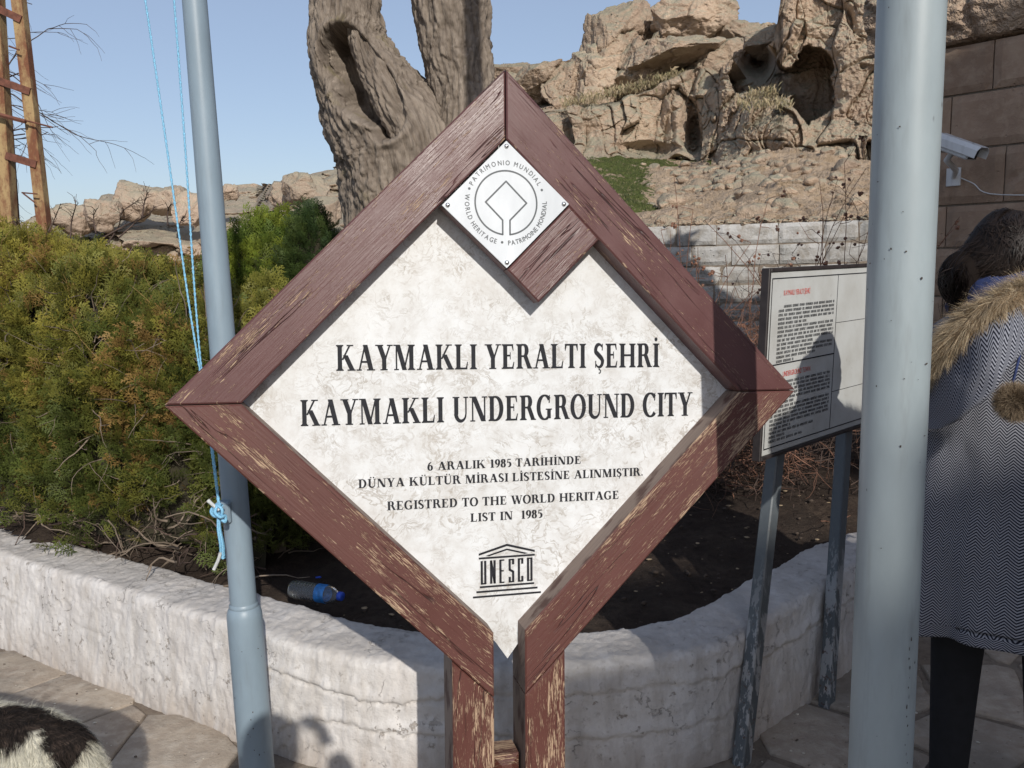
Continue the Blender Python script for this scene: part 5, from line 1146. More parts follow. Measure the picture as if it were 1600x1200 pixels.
for q in (.2, .6, 1.3, 2.5): T = P[:, :1].copy(); T[..., 1] += q; T[..., 0] += q*.46; T[..., 2] -= .03*q*q+.02*q; rows_.insert(0, T)
P = np.concatenate(rows_+[P], 1)
rm = mk('cave_rock', P.reshape(-1, 3), grid_faces(P.shape[0], P.shape[1]), M['tuff'], None, False, attrs={'rnd': np.full(P.shape[0]*P.shape[1], .55)})
props(rm, 'tall pitted tan rock face with a dark hand cut cave opening beside the thick flagpole', 'rock face')
# ---------------- slope between cliff foot and block wall
us = np.linspace(640, 1460, 420); tv = np.linspace(0, 1, 240); U = np.repeat(us[:, None], len(tv), 1)
t0 = np.interp(us, [640, 880, 960, 1060, 1100, 1180, 1300, 1460], [250, 245, 243, 250, 246, 238, 250, 270]); t1_ = np.interp(us, [640, 1460], [368, 350]); Vv = t0[:, None]+(t1_-t0)[:, None]*tv[None]
D = 17.1*(1-tv[None]**.8)+8.35*tv[None]**.8+0*U; D -= np.interp(U, [640, 1100, 1230, 1460], [0, 0, 2.8, 4.4])*(1-tv[None])**1.0
P = atyv(U, Vv, D); 
rub = worley(P*[2.4, 2.4, 3.]); rub2 = worley(P*[6, 6, 7.])
dn = .13*fbm(P*.8, 4)+.10*(rub[2]-.4)*(rub[1]-rub[0] > .12)*np.clip((U-1040)/80, 0, 1)+.035*(rub2[2]-.5)*np.clip((U-1000)/80, 0, 1)+.03*fbm(P*6, 3)
P[..., 2] += dn*.8; P[..., 1] -= dn
gfun = np.exp(-((U-975-(Vv-280)*.2)/42)**2)*(Vv < 335)+.9*(Vv < 256)*(U < 1110)*(U > 860)+.5*np.exp(-((U-880)/70)**2); gfun = np.clip(gfun*(1+.9*fbm(P*1.1, 4)), 0, 1.2)
sl = mk('hillside', P.reshape(-1, 3), grid_faces(420, 240), M['slope'], None, False, attrs={'grass': gfun.ravel(), 'rnd': np.full(U.size, .5)}); props(sl, kind='structure')
# loose stones on the slope
r = np.random.default_rng(64); idx = []
for k in range(230):
    u_ = r.uniform(1005, 1350); v_ = r.uniform(250, 350)
    if r.random() < .5: u_ = r.normal(1150, 45); v_ = r.normal(272, 16)
    i = int(np.clip((u_-640)/820*419, 0, 419)); 
    tloc = (v_-t0[i])/(t1_[i]-t0[i])
    if not 0 < tloc < 1: continue
    j = int(tloc*239); c = P[i, j]; V0, F0 = ico(2); s_ = r.uniform(.03, .10)*(1.5 if r.random() < .15 else 1); V = V0.copy()
    for _ in range(7):
        n = r.normal(size=3); n /= np.linalg.norm(n); q = V@n; m = q > .7; V[m] -= (q[m]-.7)[:, None]*n
    V = V*s_*[1.2, 1, .8]+c+[0, 0, s_*.25]; mk('stone', V, F0, M['tuff'], sl, attrs={'rnd': np.full(len(V), r.random())})
# grass and dry weeds : blades
def blades(P, L, wd, cols, name, seed, label=None, cat=None, parent=None, lean=.35):
    r = np.random.default_rng(seed); n = len(P); d = np.stack([r.normal(size=n)*lean, r.normal(size=n)*lean, np.ones(n)], -1); L = L*r.uniform(.5, 1.4, n)[:, None]; a = r.uniform(0, np.pi, n); s_ = np.stack([np.cos(a), np.sin(a), 0*a], -1)*wd
    V = np.stack([P-s_, P+s_, P+d*L*.6+s_*.6+np.array([0, 0, 0]), P+d*L+np.stack([r.normal(size=n), r.normal(size=n), -np.abs(r.normal(size=n))], -1)*L*.2], 1).reshape(-1, 3); C = np.array(cols)[r.integers(0, len(cols), n)]*r.uniform(.7, 1.3, (n, 1))
    o = mk(name, V, np.arange(4*n).reshape(-1, 4), M['leaf'], parent, col=np.repeat(C, 4, 0)); props(o, label, cat, None, 'stuff'); return o
gi = np.argwhere((gfun*r.random(gfun.shape)) > .45); gi = gi[r.integers(0, len(gi), 3500)]; blades(P[gi[:, 0], gi[:, 1]], .035, .004, [(.08, .10, .035), (.12, .13, .045), (.20, .18, .09)], 'grass', 3, 'short green grass growing on the slope below the cliff', 'grass')
# dry straw tufts on the cliff ledge and at the cave floor
pts = []
for (u0, u1, v0, v1, y, n) in ((880, 1070, 168, 118, 17.9, 1500), (1170, 1215, 154, 146, 15.0, 260), (1150, 1235, 164, 166, 14.4, 380)):
    t_ = r.random(n); pts.append(atyv(u0+(u1-u0)*t_+r.normal(size=n)*2, v0+(v1-v0)*t_+r.normal(size=n)*5, y+r.normal(size=n)*.15))
blades(np.concatenate(pts), .10, .0022, [(.42, .34, .22), (.36, .29, .17), (.28, .25, .14)], 'dry_grass', 4, 'pale dry straw tufts on the cliff ledge and round the cave mouth', 'dry grass')

# ---------------- far cliff on the left
us = np.linspace(20, 720, 420); tv = np.linspace(0, 1, 150); U = np.repeat(us[:, None], len(tv), 1)
tf = np.interp(us, [20, 40, 75, 110, 140, 170, 176, 195, 235, 262, 300, 340, 352, 368, 400, 440, 455, 480, 500, 520, 560, 720], [370, 348, 335, 325, 318, 305, 290, 286, 288, 296, 301, 302, 289, 288, 288, 288, 276, 268, 262, 262, 250, 200]); Vv = tf[:, None]+(430-tf)[:, None]*tv[None]
D = 42-9*np.clip(tv[None]*1.6, 0, 1)+0*U; D -= np.interp(U, [20, 400, 450, 720], [0, 0, 8, 10]); P = atyv(U, Vv, D)
dd = rocky(P*.45, .55, 1.0)*2.0; P[..., 1] -= dd; P[..., 2] += .12*fbm(P*.6, 3)
rows_ = []
for q in (1, 3, 7, 12): T = P[:, :1].copy(); T[..., 1] += q; T[..., 2] -= .008*q*q; rows_.insert(0, T)
P = np.concatenate(rows_+[P], 1); fc = mk('far_cliff', P.reshape(-1, 3), grid_faces(P.shape[0], P.shape[1]), M['tuff_far'], None, True, attrs={'rnd': np.full(P.shape[0]*P.shape[1], .5)}); props(fc, kind='structure')
for cx_, cy_, w, h, y, s_ in ((205, 312, 70, 60, 34, 1), (250, 315, 80, 50, 34, 2), (120, 345, 90, 46, 34, 3), (60, 365, 60, 50, 33, 4), (360, 300, 34, 24, 34, 5), (480, 292, 70, 50, 25, 6), (500, 330, 60, 50, 24, 7), (440, 310, 40, 44, 26, 8), (300, 330, 60, 50, 33, 9), (160, 335, 60, 50, 33, 10)): rock(cx_, cy_, w, h, y, s_+300, fc, 'boulder', 'tuff_far', sub=4)

# ================================================================== ASHLAR BUILDING on the right
wo_ = np.array([(1480-800)/FPX*4.5, 4.5, 0]); wo_ = np.array([2.27, 4.5, 0]); wd_ = np.array([.652, -.758, 0]); wnn = np.array([-.758, -.652, 0])
ash = empty('ashlar_wall', tuple(wo_+wd_*1.5), 'tall wall of large tan ashlar tuff blocks at the far right behind the woman', 'wall')
r = np.random.default_rng(15)
def ashlar_rows(s0, s1, rows, par):
    for ri, (z0, z1) in enumerate(rows):
        s_ = s0; first = True
        while s_ < s1:
            L = r.uniform(.34, .62) if not first else (.22 if ri % 2 else .40); first = False
            gu, gv = np.meshgrid(np.linspace(0, 1, 12), np.linspace(0, 1, 8), indexing='ij'); e = np.minimum(np.minimum(gu, 1-gu)*L, np.minimum(gv, 1-gv)*(z1-z0))
            su = s_+.003+gu*(L-.006); zv = z0+.003+gv*(z1-z0-.006); q = np.stack([su, zv, su*0+ri], -1); w_ = .002*r.normal()+.003-.012*np.exp(-e/.006)+.004*fbm(q*7, 3)-.014*np.clip(1-worley(q*9)[0]/.22, 0, 1)
            V = wo_+su[..., None]*wd_+zv[..., None]*zz+w_[..., None]*wnn; Vb = V-.2*wnn; n = 96
            bnd = [i*8 for i in range(12)]+[88+j for j in range(1, 8)]+[i*8+7 for i in range(10, -1, -1)]+[j for j in range(6, 0, -1)]
            F = grid_faces(12, 8).tolist()+[[bnd[i], bnd[(i+1) % len(bnd)], n+bnd[(i+1) % len(bnd)], n+bnd[i]] for i in range(len(bnd))]+[[n+i for i in bnd][::-1]]
            mk('stone_block', np.vstack([V.reshape(-1, 3), Vb.reshape(-1, 3)]), F, M['ashlar'], par, attrs={'rnd': np.full(2*n, r.random())}); s_ += L
ashlar_rows(-.42, 5.2, [(.0, .24), (.245, .50), (.505, .76), (.765, 1.02), (1.025, 1.28), (1.285, 1.53), (1.535, 1.745), (1.75, 2.02), (2.025, 2.29), (2.295, 2.53)], ash)
V, F = box_bevel((-.40, -.5, -.02), (5.2, -.02, 2.52), .01); mk('wall_core', wo_+V[:, [0]]*wd_+V[:, [1]]*wnn+V[:, [2]]*zz, F, M['mortar'], ash, attrs={'rnd': np.full(len(V), .3)})
# natural rock on top of the ashlar
us = np.linspace(-.43, 5.3, 320); vs_ = np.linspace(0, 1, 160); Us, Vs2 = np.meshgrid(us, vs_, indexing='ij'); zt_ = 2.53+.80*Vs2; P = wo_+Us[..., None]*wd_+zt_[..., None]*zz
out_ = .10*np.sin(Vs2*3.1)-.9*np.clip(Vs2-.6, 0, 1)**1.5*2-.35*np.clip(-Us-.4, 0, 1); out_ = np.where(Vs2 < .02, -.3, out_); P = P+wnn*(out_+rocky(P*1.6, .9, .35))[..., None]
pp = worley(P*[14, 14, 18.])[0]; P = P-wnn*(.02*np.clip(1-pp/.3, 0, 1))[..., None]
ro = mk('rock_ledge', P.reshape(-1, 3), grid_faces(320, 160), M['tuff'], None, True, attrs={'rnd': np.full(Us.size, .6)}); props(ro, 'rough natural tuff rock resting above the ashlar wall at the top right', 'rock face')
# ---------------- CCTV camera
cc = aty(1500, 232, 4.24); cv = empty('security_camera', tuple(cc-[0, 0, .12]), 'white boxy security camera housing fixed to the ashlar wall', 'security camera')
cd = np.array([.50, -.80, -.42]); cd /= np.linalg.norm(cd); cs = np.cross(cd, zz); cs /= np.linalg.norm(cs); cu_ = np.cross(cs, cd)
def cbox(lo, hi, nm, mat, par, b=.006): V, F = box_bevel(lo, hi, b); return mk(nm, cc+V[:, [0]]*cd+V[:, [1]]*cs+V[:, [2]]*cu_, F, mat, par)
hs_ = cbox((-.10, -.040, -.034), (.075, .040, .030), 'housing', M['white_metal'], cv)
# sunshield: folded sheet over the top
sh = [(-.052, -.012), (-.050, .022), (-.030, .041), (.030, .041), (.050, .022), (.052, -.012)]; V = []; 
for x in (-.115, .115):
    for (a, b) in sh: V.append((x, a, b))
    for (a, b) in sh[::-1]: V.append((x, a*.965, b-.0025))
F = [[i, (i+1) % 12, 12+(i+1) % 12, 12+i] for i in range(12)]+[list(range(12))[::-1], list(range(12, 24))]; V = np.array(V); mk('sunshield', cc+V[:, [0]]*cd+V[:, [1]]*cs+V[:, [2]]*cu_, F, M['white_metal'], cv)
cbox((.0755, -.034, -.028), (.079, .034, .024), 'lens_window', M['dark_glass'], hs_, .001)
for (x, y) in ((-.06, -.012), (.05, .012)):
    cbox((x, y-.006, .0412), (x+.012, y+.006, .0425), 'screw', M['rivet'], cv, .0004)
# bracket to the wall
wpt = cc-cu_*.06; back = cc+np.array([0, 0, -.09])-wnn*0; dist_w = (cc-wo_)@wnn; wq = aty(1483, 276, 4.45); wq = wq-wnn*((wq-wo_)@wnn-.006)
V, F, uv = tube([cc-cu_*.034-cd*.03, cc-cu_*.07-cd*.04, cc*.4+wq*.6-zz*.02, wq], .014, 10); mk('bracket_arm', V, F, M['white_metal'], cv, True)
V, F = box_bevel((-.035, -.045, -.004), (.035, .045, .008), .002); mk('wall_plate', wq+V[:, [0]]*wd_+V[:, [1]]*zz+V[:, [2]]*wnn, F, M['white_metal'], cv)
V, F, uv = tube(spline([wq+zz*.0+wd_*.02, wq+wd_*.1-zz*.04+wnn*.01, wq+wd_*.2-zz*.10+wnn*.01, wq+wd_*.6-zz*.12+wnn*.012, wq+wd_*1.3-zz*.10+wnn*.012], 24), .003, 6); mk('cable', V, F, M['white_metal'], cv, True)

# ================================================================== RUSTY LATTICE MAST on the left
YM = 5.6
mast = empty('lattice_mast', tuple(aty(30, 600, YM)*[1, 1, 0]+[0, 0, .4]), 'rusty ladder like lattice mast of angle iron rising behind the left end of the hedge', 'mast')
def angle_iron(a, b, w, nm, mat, par, th=.006, flip=1, face=None):
    a = np.array(a); b = np.array(b); d = b-a; L = np.linalg.norm(d); d /= L; y_ = np.array([0, 1., 0]); y_ = y_-d*(y_@d); y_ /= np.linalg.norm(y_); x_ = np.cross(y_, d)*flip
    mbx = MB(); V, F = box_bevel((-w/2, 0, 0), (w/2, th, L), .001); mbx.add(a+V[:, [0]]*x_+V[:, [1]]*y_+V[:, [2]]*d, F); V, F = box_bevel((w/2-th, th+.0005, 0), (w/2, w, L), .001); mbx.add(a+V[:, [0]]*x_+V[:, [1]]*y_+V[:, [2]]*d, F); return mbx.build(nm, mat, par)
angle_iron(aty(84, 520, YM), aty(18, -60, YM), .066, 'rail', M['rust'], mast, flip=1)
angle_iron(aty(19, 520, YM), aty(-16, -60, YM), .078, 'rail', M['rust'], mast, flip=1)
angle_iron(aty(78, 500, YM+.30), aty(22, -60, YM+.30), .05, 'rail', M['rust_dk'], mast, flip=1)
angle_iron(aty(30, 500, YM+.30), aty(-10, -60, YM+.30), .05, 'rail', M['rust_dk'], mast, flip=1)
for (x0, y0, x1, y1) in ((-12, 9, 32, 30), (-2, 126, 46, 143), (8, 243, 56, 257), (20, 430, 72, 440), (-20, -60, 24, -48)): angle_iron(aty(x0, y0, YM-.012), aty(x1, y1, YM-.012), .045, 'rung', M['rust_dk'], mast, flip=-1)
for (x0, y0, x1, y1, w) in ((-4, 177, 82, 199, .012), (34, 301, 58, 303, .01), (36, 302, 54, 316, .01), (14, 72, 30, 78, .012), (-6, 178, 40, 190, .03)):
    V, F, uv = tube([aty(x0, y0, YM-.05), aty(x1, y1, YM-.05)], w/2, 6); mk('bracket', V, F, M['rust_dk'], mast)
# ================================================================== BARE TREE behind the mast
bt = empty('bare_tree', (-6.2, 9, 0), 'fine leafless tree with thin drooping twigs behind the rusty mast', 'tree'); r = np.random.default_rng(101)
V, F, uv = tube(spline([(-6.2, 9, 0), (-6.15, 9, 1.5), (-6.05, 9.02, 3), (-6.0, 9, 5), (-5.9, 9, 7)], 20), np.linspace(.16, .06, 20), 10); mk('trunk', V, F, M['twig_dk'], bt, True)
def grow(p, d, L, rad, lvl, mbt):
    pts = [p]; n = 6
    for k in range(n): d = d+r.normal(size=3)*.14+np.array([.02, 0, -.05*(lvl > 0)]); d /= np.linalg.norm(d); pts.append(pts[-1]+d*L/n)
    V, F, uv = tube(pts, np.linspace(rad, rad*.5, n+1), 4, False); mbt.add(V, F, uv)
    if lvl < 3:
        for k in range(3 if lvl < 2 else 3):
            q = pts[r.integers(2, n+1)]; dd = d+r.normal(size=3)*[.5, .5, .45]; grow(q, dd/np.linalg.norm(dd), L*r.uniform(.5, .7), rad*.55, lvl+1, mbt)
for (z, dx, dz, L) in ((2.4, 1, .25, 1.5), (3.1, 1, .2, 1.6), (3.6, 1, .3, 1.5), (2.9, .9, -.1, 1.3), (4.3, 1, .1, 1.7), (4.8, 1, -.1, 1.4), (5.3, .8, .4, 1.5), (4.1, -.9, .3, 1.5), (3.2, .5, .3, 1.3), (3.7, 1, .0, 1.3)):
    mbt = MB(); grow(np.array([-6.05, 9, z]), np.array([dx, r.normal()*.2, dz]), L*.85, .014, 0, mbt); mbt.build('branch', M['twig_dk'], bt)
# ================================================================== DRY SHRUBS behind the info board
def seedhead_shrub(c, n, hmax, label, seed, heads=True, spread=.3, name='dry_shrub'):
    root = empty(name, (c[0], c[1], soil_z(*c)), label, 'shrub', 'dry shrubs in the planter'); r = np.random.default_rng(seed); st = MB(); hd_ = MB(); V0, F0 = ico(1)
    for i in range(n):
        p = np.array([c[0]+r.normal()*spread*.6, c[1]+r.normal()*.12, soil_z(*c)-.02]); d = np.array([r.normal()*.35, r.normal()*.3, 1.]); L = hmax*r.uniform(.45, 1.05); pts = [p]; bend = r.normal(size=3)*[.5, .4, .1]
        for k in range(9): d = d/np.linalg.norm(d)+bend*.12+r.normal(size=3)*.07; pts.append(pts[-1]+d/np.linalg.norm(d)*L/9)
        V, F, uv = tube(pts, np.linspace(.004, .0015, 10), 4); st.add(V, F, uv)
        for _ in range(4):
            q = pts[r.integers(4, 10)]; dd = np.array([r.normal(), r.normal()*.6, .5+r.normal()*.4]); dd /= np.linalg.norm(dd); l = r.uniform(.05, .18); V, F, uv = tube([q, q+dd*l*.5, q+(dd+r.normal(size=3)*.2)*l], [.002, .0016, .001], 4); st.add(V, F, uv)
            if heads:
                for _ in range(r.integers(1, 4)): s_ = r.uniform(.005, .011); hd_.add(V0*s_*(1+.3*r.normal(size=(len(V0), 1)))+q+dd*l+r.normal(size=3)*.010, F0, a=r.random())
    st.build('stems', M['twig_red'], root)['kind'] = 'stuff'
    if heads: hd_.build('seed_heads', simple('dry_seed_head', (.22, .11, .07), .6, var=.5, scale=60), root)['kind'] = 'stuff'
    return root
seedhead_shrub(aty(1120, 600, 5.0)[:2], 40, 1.45, 'tall dry reddish stems with seed heads beside the left edge of the info board', 201, spread=.28)
seedhead_shrub(aty(1270, 600, 5.2)[:2], 34, 1.62, 'tall dry stems with dark seed heads rising above the info board', 203, spread=.34)
seedhead_shrub(aty(1040, 620, 5.4)[:2], 12, 1.70, 'thin sparse dry stems leaning beside the right sign beam', 205, spread=.18)
tang = empty('bramble_tangle', tuple(aty(1150, 700, 4.3)*[1, 1, 0]+[0, 0, .35]), 'tangled reddish brown bramble twigs between the sign and the info board', 'shrub', 'dry shrubs in the planter')
ct = aty(1150, 600, 4.3)
twigs(900, lambda r: np.array([ct[0]+r.normal()*.26, ct[1]+r.normal()*.22, .4+r.random()*.72]), lambda r, p: np.array([r.normal(), r.normal()*.6, r.normal()*.7+.3]), (.12, .4), (.0012, .0035), 'twigs', M['twig_red'], tang, 210, 1.3)
twigs(600, lambda r: np.array([ct[0]+r.normal()*.30, ct[1]+r.normal()*.22, .36+r.random()*.5]), lambda r, p: np.array([r.normal(), r.normal()*.6, r.normal()*.7+.1]), (.12, .4), (.0012, .004), 'twigs', M['twig_dk'], tang, 211, 1.3)
tang2 = empty('bramble_tangle', tuple(aty(1290, 700, 4.6)*[1, 1, 0]+[0, 0, .38]), 'dark bramble twigs behind the info board posts', 'shrub', 'dry shrubs in the planter')
ct2 = aty(1290, 600, 4.6)
twigs(700, lambda r: np.array([ct2[0]+r.normal()*.3, ct2[1]+r.normal()*.22, .4+r.random()*.8]), lambda r, p: np.array([r.normal(), r.normal()*.6, r.normal()*.7+.3]), (.12, .4), (.0012, .0035), 'twigs', M['twig_dk'], tang2, 212, 1.3)
# ================================================================== FIGURES
def skin_body(name, joints, bones, mat, parent=None, sub=2, root=0, base=None):
    """joints: list of (x,y,z,radius[,radius2]); one continuous skinned surface"""
    me = bpy.data.meshes.new('tmp'); me.from_pydata([j[:3] for j in joints], bones, []); o = bpy.data.objects.new('tmp', me); COL.objects.link(o)
    md = o.modifiers.new('s', 'SKIN'); md.use_smooth_shade = True; sv = me.skin_vertices[0].data
    for i, j in enumerate(joints): sv[i].radius = (j[3], j[4] if len(j) > 4 else j[3]); sv[i].use_root = (i == root)
    s2 = o.modifiers.new('d', 'SUBSURF'); s2.levels = sub; s2.render_levels = sub
    bpy.context.view_layer.update(); dg = bpy.context.evaluated_depsgraph_get(); m2 = bpy.data.meshes.new_from_object(o.evaluated_get(dg))
    V = np.zeros(len(m2.vertices)*3); m2.vertices.foreach_get('co', V); F = [list(p.vertices) for p in m2.polygons]; bpy.data.objects.remove(o); bpy.data.meshes.remove(m2)
    return mk(name, V.reshape(-1, 3), F, mat, parent, True, base=base), V.reshape(-1, 3), F
def fur(P, N, L, wd, colfn, name, parent, seed, droop=.2, mat='fur', comb=(0, 0, 0), mess=.35, segs=2):
    r = np.random.default_rng(seed); n = len(P); D = N+np.array(comb)+r.normal(size=(n, 3))*mess; D /= np.linalg.norm(D, axis=1)[:, None]; l = L*r.uniform(.6, 1.3, n)[:, None]
    s_ = np.cross(D, r.normal(size=(n, 3))); s_ /= np.linalg.norm(s_, axis=1)[:, None]; s_ *= wd; rings_ = []; p = P.copy(); d = D.copy()
    V = [P-s_*.5, P+s_*.5]
    for k in range(segs):
        d = d+np.array([0, 0, -droop]); d /= np.linalg.norm(d, axis=1)[:, None]; p = p+d*l/segs; w_ = .5*(1-(k+1)/segs*.85); V += [p-s_*w_, p+s_*w_]
    V = np.stack(V, 1).reshape(-1, 3); nv = 2+2*segs; b = np.arange(n)[:, None]*nv; F = np.concatenate([np.concatenate([b+2*k, b+2*k+1, b+2*k+3, b+2*k+2], 1) for k in range(segs)])
    C = np.repeat(colfn(P, r), nv, 0)*np.tile(np.repeat(np.linspace(.7, 1.15, segs+1), 2), n)[:, None]
    o = mk(name, V, F, M[mat], parent, col=C); o['kind'] = 'stuff'; return o
def sample_mesh(V, F, n, r):
    T = []; 
    for f in F:
        for k in range(1, len(f)-1): T.append((f[0], f[k], f[k+1]))
    T = np.array(T); a, b, c = V[T[:, 0]], V[T[:, 1]], V[T[:, 2]]; N = np.cross(b-a, c-a); A = np.linalg.norm(N, axis=1); N /= A[:, None]+1e-12; i = r.choice(len(T), n, p=A/A.sum()); u = r.random((n, 2)); m = u.sum(1) > 1; u[m] = 1-u[m]
    return a[i]+(b[i]-a[i])*u[:, :1]+(c[i]-a[i])*u[:, 1:], N[i]
def loft(rings, n=72, power=2.3):
    """rings: (cx,cy,cz,rx,ry,rot,tilt) superellipse sections -> V(n_r,n,3), outward N"""
    th = np.linspace(0, 2*np.pi, n, endpoint=False); c, s = np.cos(th), np.sin(th); ex_ = np.sign(c)*np.abs(c)**(2/power); ey_ = np.sign(s)*np.abs(s)**(2/power); out = []
    for q in rings:
        x, y = ex_*q[3], ey_*q[4]; a = q[5] if len(q) > 5 else 0; tl = q[6] if len(q) > 6 else 0
        out.append(np.stack([q[0]+x*math.cos(a)-y*math.sin(a), q[1]+x*math.sin(a)+y*math.cos(a), q[2]+x*tl+0*x], -1))
    return np.array(out)
def smooth_rings(keys, m):
    keys = np.array(keys, float); return spline(keys, m)
def head_mesh(c, rad, yaw, pitch, mat, parent, name='head', hair_r=None):
    """face mesh with nose, brow, mouth, chin, ears; local frame: +y is the face"""
    V0, F0 = ico(4); V = V0*[.76, .94, 1.16]; x, y, z = V.T
    V[:, 0] *= 1-.22*np.clip(-z-.1, 0, 1); V[:, 1] += -.10*np.clip(z-.3, 0, 1)
    fr = np.clip(y, 0, 1)
    V[:, 1] += .26*np.exp(-(x/.12)**2-((z+.12)/.20)**2)*(fr > .3)*np.clip(.3-(z-.1), .2, 1)   # nose
    V[:, 1] += .05*np.exp(-((z-.25)/.1)**2-(x/.5)**2)*(fr > .3)                                # brow
    for sg in (-1, 1): V[:, 1] -= .09*np.exp(-((x-sg*.30)/.15)**2-((z-.10)/.10)**2)*(fr > .3)   # eye sockets
    V[:, 1] += .05*np.exp(-(x/.25)**2-((z+.48)/.07)**2)*(fr > .3); V[:, 1] -= .04*np.exp(-(x/.25)**2-((z+.52)/.02)**2)*(fr > .3)
    V[:, 1] += .10*np.exp(-(x/.25)**2-((z+.85)/.18)**2)*(fr > .2)
    def X(v): v = np.asarray(v)*rad; cy, sy, cp, sp = math.cos(yaw), math.sin(yaw), math.cos(pitch), math.sin(pitch); y1 = v[:, 1]*cp-v[:, 2]*sp; z1 = v[:, 1]*sp+v[:, 2]*cp; return np.stack([v[:, 0]*cy-y1*sy, v[:, 0]*sy+y1*cy, z1], -1)+c
    h = mk(name, X(V), F0, mat, parent, True)
    ve, fe = ico(2)
    for sg in (-1, 1):
        mk('ear', X(ve*[.07, .17, .26]*(1-.35*np.exp(-((ve[:, [0]]*sg-1)/.4)**2-(ve[:, [2]]/.6)**2))+[sg*.76, -.06, .02]), fe, mat, h, True)
        mk('eye', X(ve*[.12, .07, .055]+[sg*.29, .80, .10]), fe, M['white_metal'], h, True); mk('iris', X(ve*[.05, .03, .05]+[sg*.29, .865, .10]), fe, M['dark_glass'], h, True)
    mk('mouth', X(ve*[.22, .05, .045]+[0, .87, -.50]), fe, simple('lips', (.42, .13, .11), .5), h, True)
    return h, X
def hand(c, d, up, side, mat, parent, grip=.6, s=1.0):
    """palm + four unequal bent fingers + thumb, as one skinned mesh. d: pointing direction, up: back of hand normal, side: +1 thumb on +cross side"""
    d = np.array(d, float); d /= np.linalg.norm(d); up = np.array(up, float); up = up-d*(up@d); up /= np.linalg.norm(up); sd2 = np.cross(d, up)*side; J = []; Bn = []
    def add(p, r, par): J.append((*p, r*s)); 
    c = np.array(c, float); J.append((*c, .022*s, .015*s)); J.append((*(c+d*.045*s), .026*s, .014*s)); Bn.append((0, 1))
    for k, (o, L) in enumerate(((.028, .072), (.010, .082), (-.009, .076), (-.026, .058))):
        p = c+d*.078*s+sd2*o*s; i0 = len(J); J.append((*p, .0095*s)); Bn.append((1, i0)); a = 0; q = p
        for t, f in enumerate((.45, .32, .25)):
            a += grip*(.55+.15*t); dirv = d*math.cos(a)-up*math.sin(a); q = q+dirv*L*f*s; J.append((*q, (.0085, .0078, .0065)[t]*s)); Bn.append((len(J)-2, len(J)-1))
    p = c+d*.02*s+sd2*.030*s; i0 = len(J); J.append((*p, .012*s)); Bn.append((0, i0)); q = p
    for t, L in enumerate((.035, .028)):
        dirv = d*.65+sd2*(.7-.5*t)-up*.45; dirv /= np.linalg.norm(dirv); q = q+dirv*L*s; J.append((*q, (.0105, .008)[t]*s)); Bn.append((len(J)-2, len(J)-1))
    return skin_body('hand', J, Bn, mat, parent, 2, 0)[0]
# ---------------------------------------------------------------- woman in herringbone coat (right edge)
def ayw(px, py, y): return aty(px, py, y+.12)
WX, WY = 1.275, 2.14
wom = empty('person', (WX, WY, 0), 'person seen from behind in herringbone tweed coat with fur trimmed hood and black trousers', 'person')
wyaw = R(-24)                     # faces away and to the right
def Wl(x, y, z): return np.array([WX+x*math.cos(wyaw)-y*math.sin(wyaw), WY+x*math.sin(wyaw)+y*math.cos(wyaw), z])
J = []; Bn = []
def J_(x, y, z, r1, r2=None): J.append((*Wl(x, y, z), r1, r2 or r1)); return len(J)-1
pel = J_(0, 0, .88, .15, .11); wa_ = J_(0, 0, 1.05, .12, .09); ch = J_(0, 0, 1.24, .15, .10); nk = J_(0, -.01, 1.37, .055); hd0 = J_(0, .02, 1.45, .05); Bn += [(pel, wa_), (wa_, ch), (ch, nk), (nk, hd0)]
for sg in (-1, 1):
    sh_ = J_(sg*.175, 0, 1.31, .058); el_ = J_(sg*.235, .03, 1.06, .042); wr_ = J_(sg*.19, .20, .93, .03); Bn += [(ch, sh_), (sh_, el_), (el_, wr_)]
    hp = J_(sg*.095, 0, .82, .095); kn_ = J_(sg*.11, .01+.03*sg, .46, .068); an = J_(sg*.12, -.02+.05*sg, .10, .048); ft = J_(sg*.13, .12+.05*sg, .045, .042); Bn += [(pel, hp), (hp, kn_), (kn_, an), (an, ft)]
skin_body('body', J, Bn, M['black_cloth'], wom, 2, 0)
# trousers shoes
for sg in (-1, 1):
    V0, F0 = ico(3); V = V0*[.048, .125, .045]; V[:, 2] = np.maximum(V[:, 2], -.035); c = Wl(sg*.13, .07+.05*sg, .042); a = wyaw; V = np.stack([V[:, 0]*math.cos(a)-V[:, 1]*math.sin(a), V[:, 0]*math.sin(a)+V[:, 1]*math.cos(a), V[:, 2]], -1)+c; mk('shoe', V, F0, M['shoe'], wom, True)
# coat
keys = [(.0, -.0, .555, .275, .215), (0, 0, .70, .268, .205), (0, 0, .88, .255, .19), (0, 0, 1.03, .235, .175), (0, 0, 1.16, .232, .168), (0, 0, 1.27, .228, .155), (0, 0, 1.335, .19, .135), (0, 0, 1.375, .12, .10)]
m = 150; kk = smooth_rings(keys, m); nth = 300; th = np.linspace(0, 2*np.pi, nth, endpoint=False); V = loft([(0, 0, k[2], k[3], k[4]) for k in kk], nth, 2.35)
zc = V[..., 2]; fold = .013*np.sin(th*9+1.2*np.sin(zc*5)+2)[:][...] if False else None
amp = np.clip((1.12-kk[:, 2])/.55, 0, 1)[:, None]; tt2 = th[None]
fo = amp*(.016*np.sin(tt2*7+2.0*perlin(np.stack([tt2*1.+0*zc, zc*2, zc*0], -1)))+.010*np.sin(tt2*13+1))+.010*fbm(np.stack([np.cos(tt2)*1.5+0*zc, np.sin(tt2)*1.5+0*zc, zc*4], -1), 3)
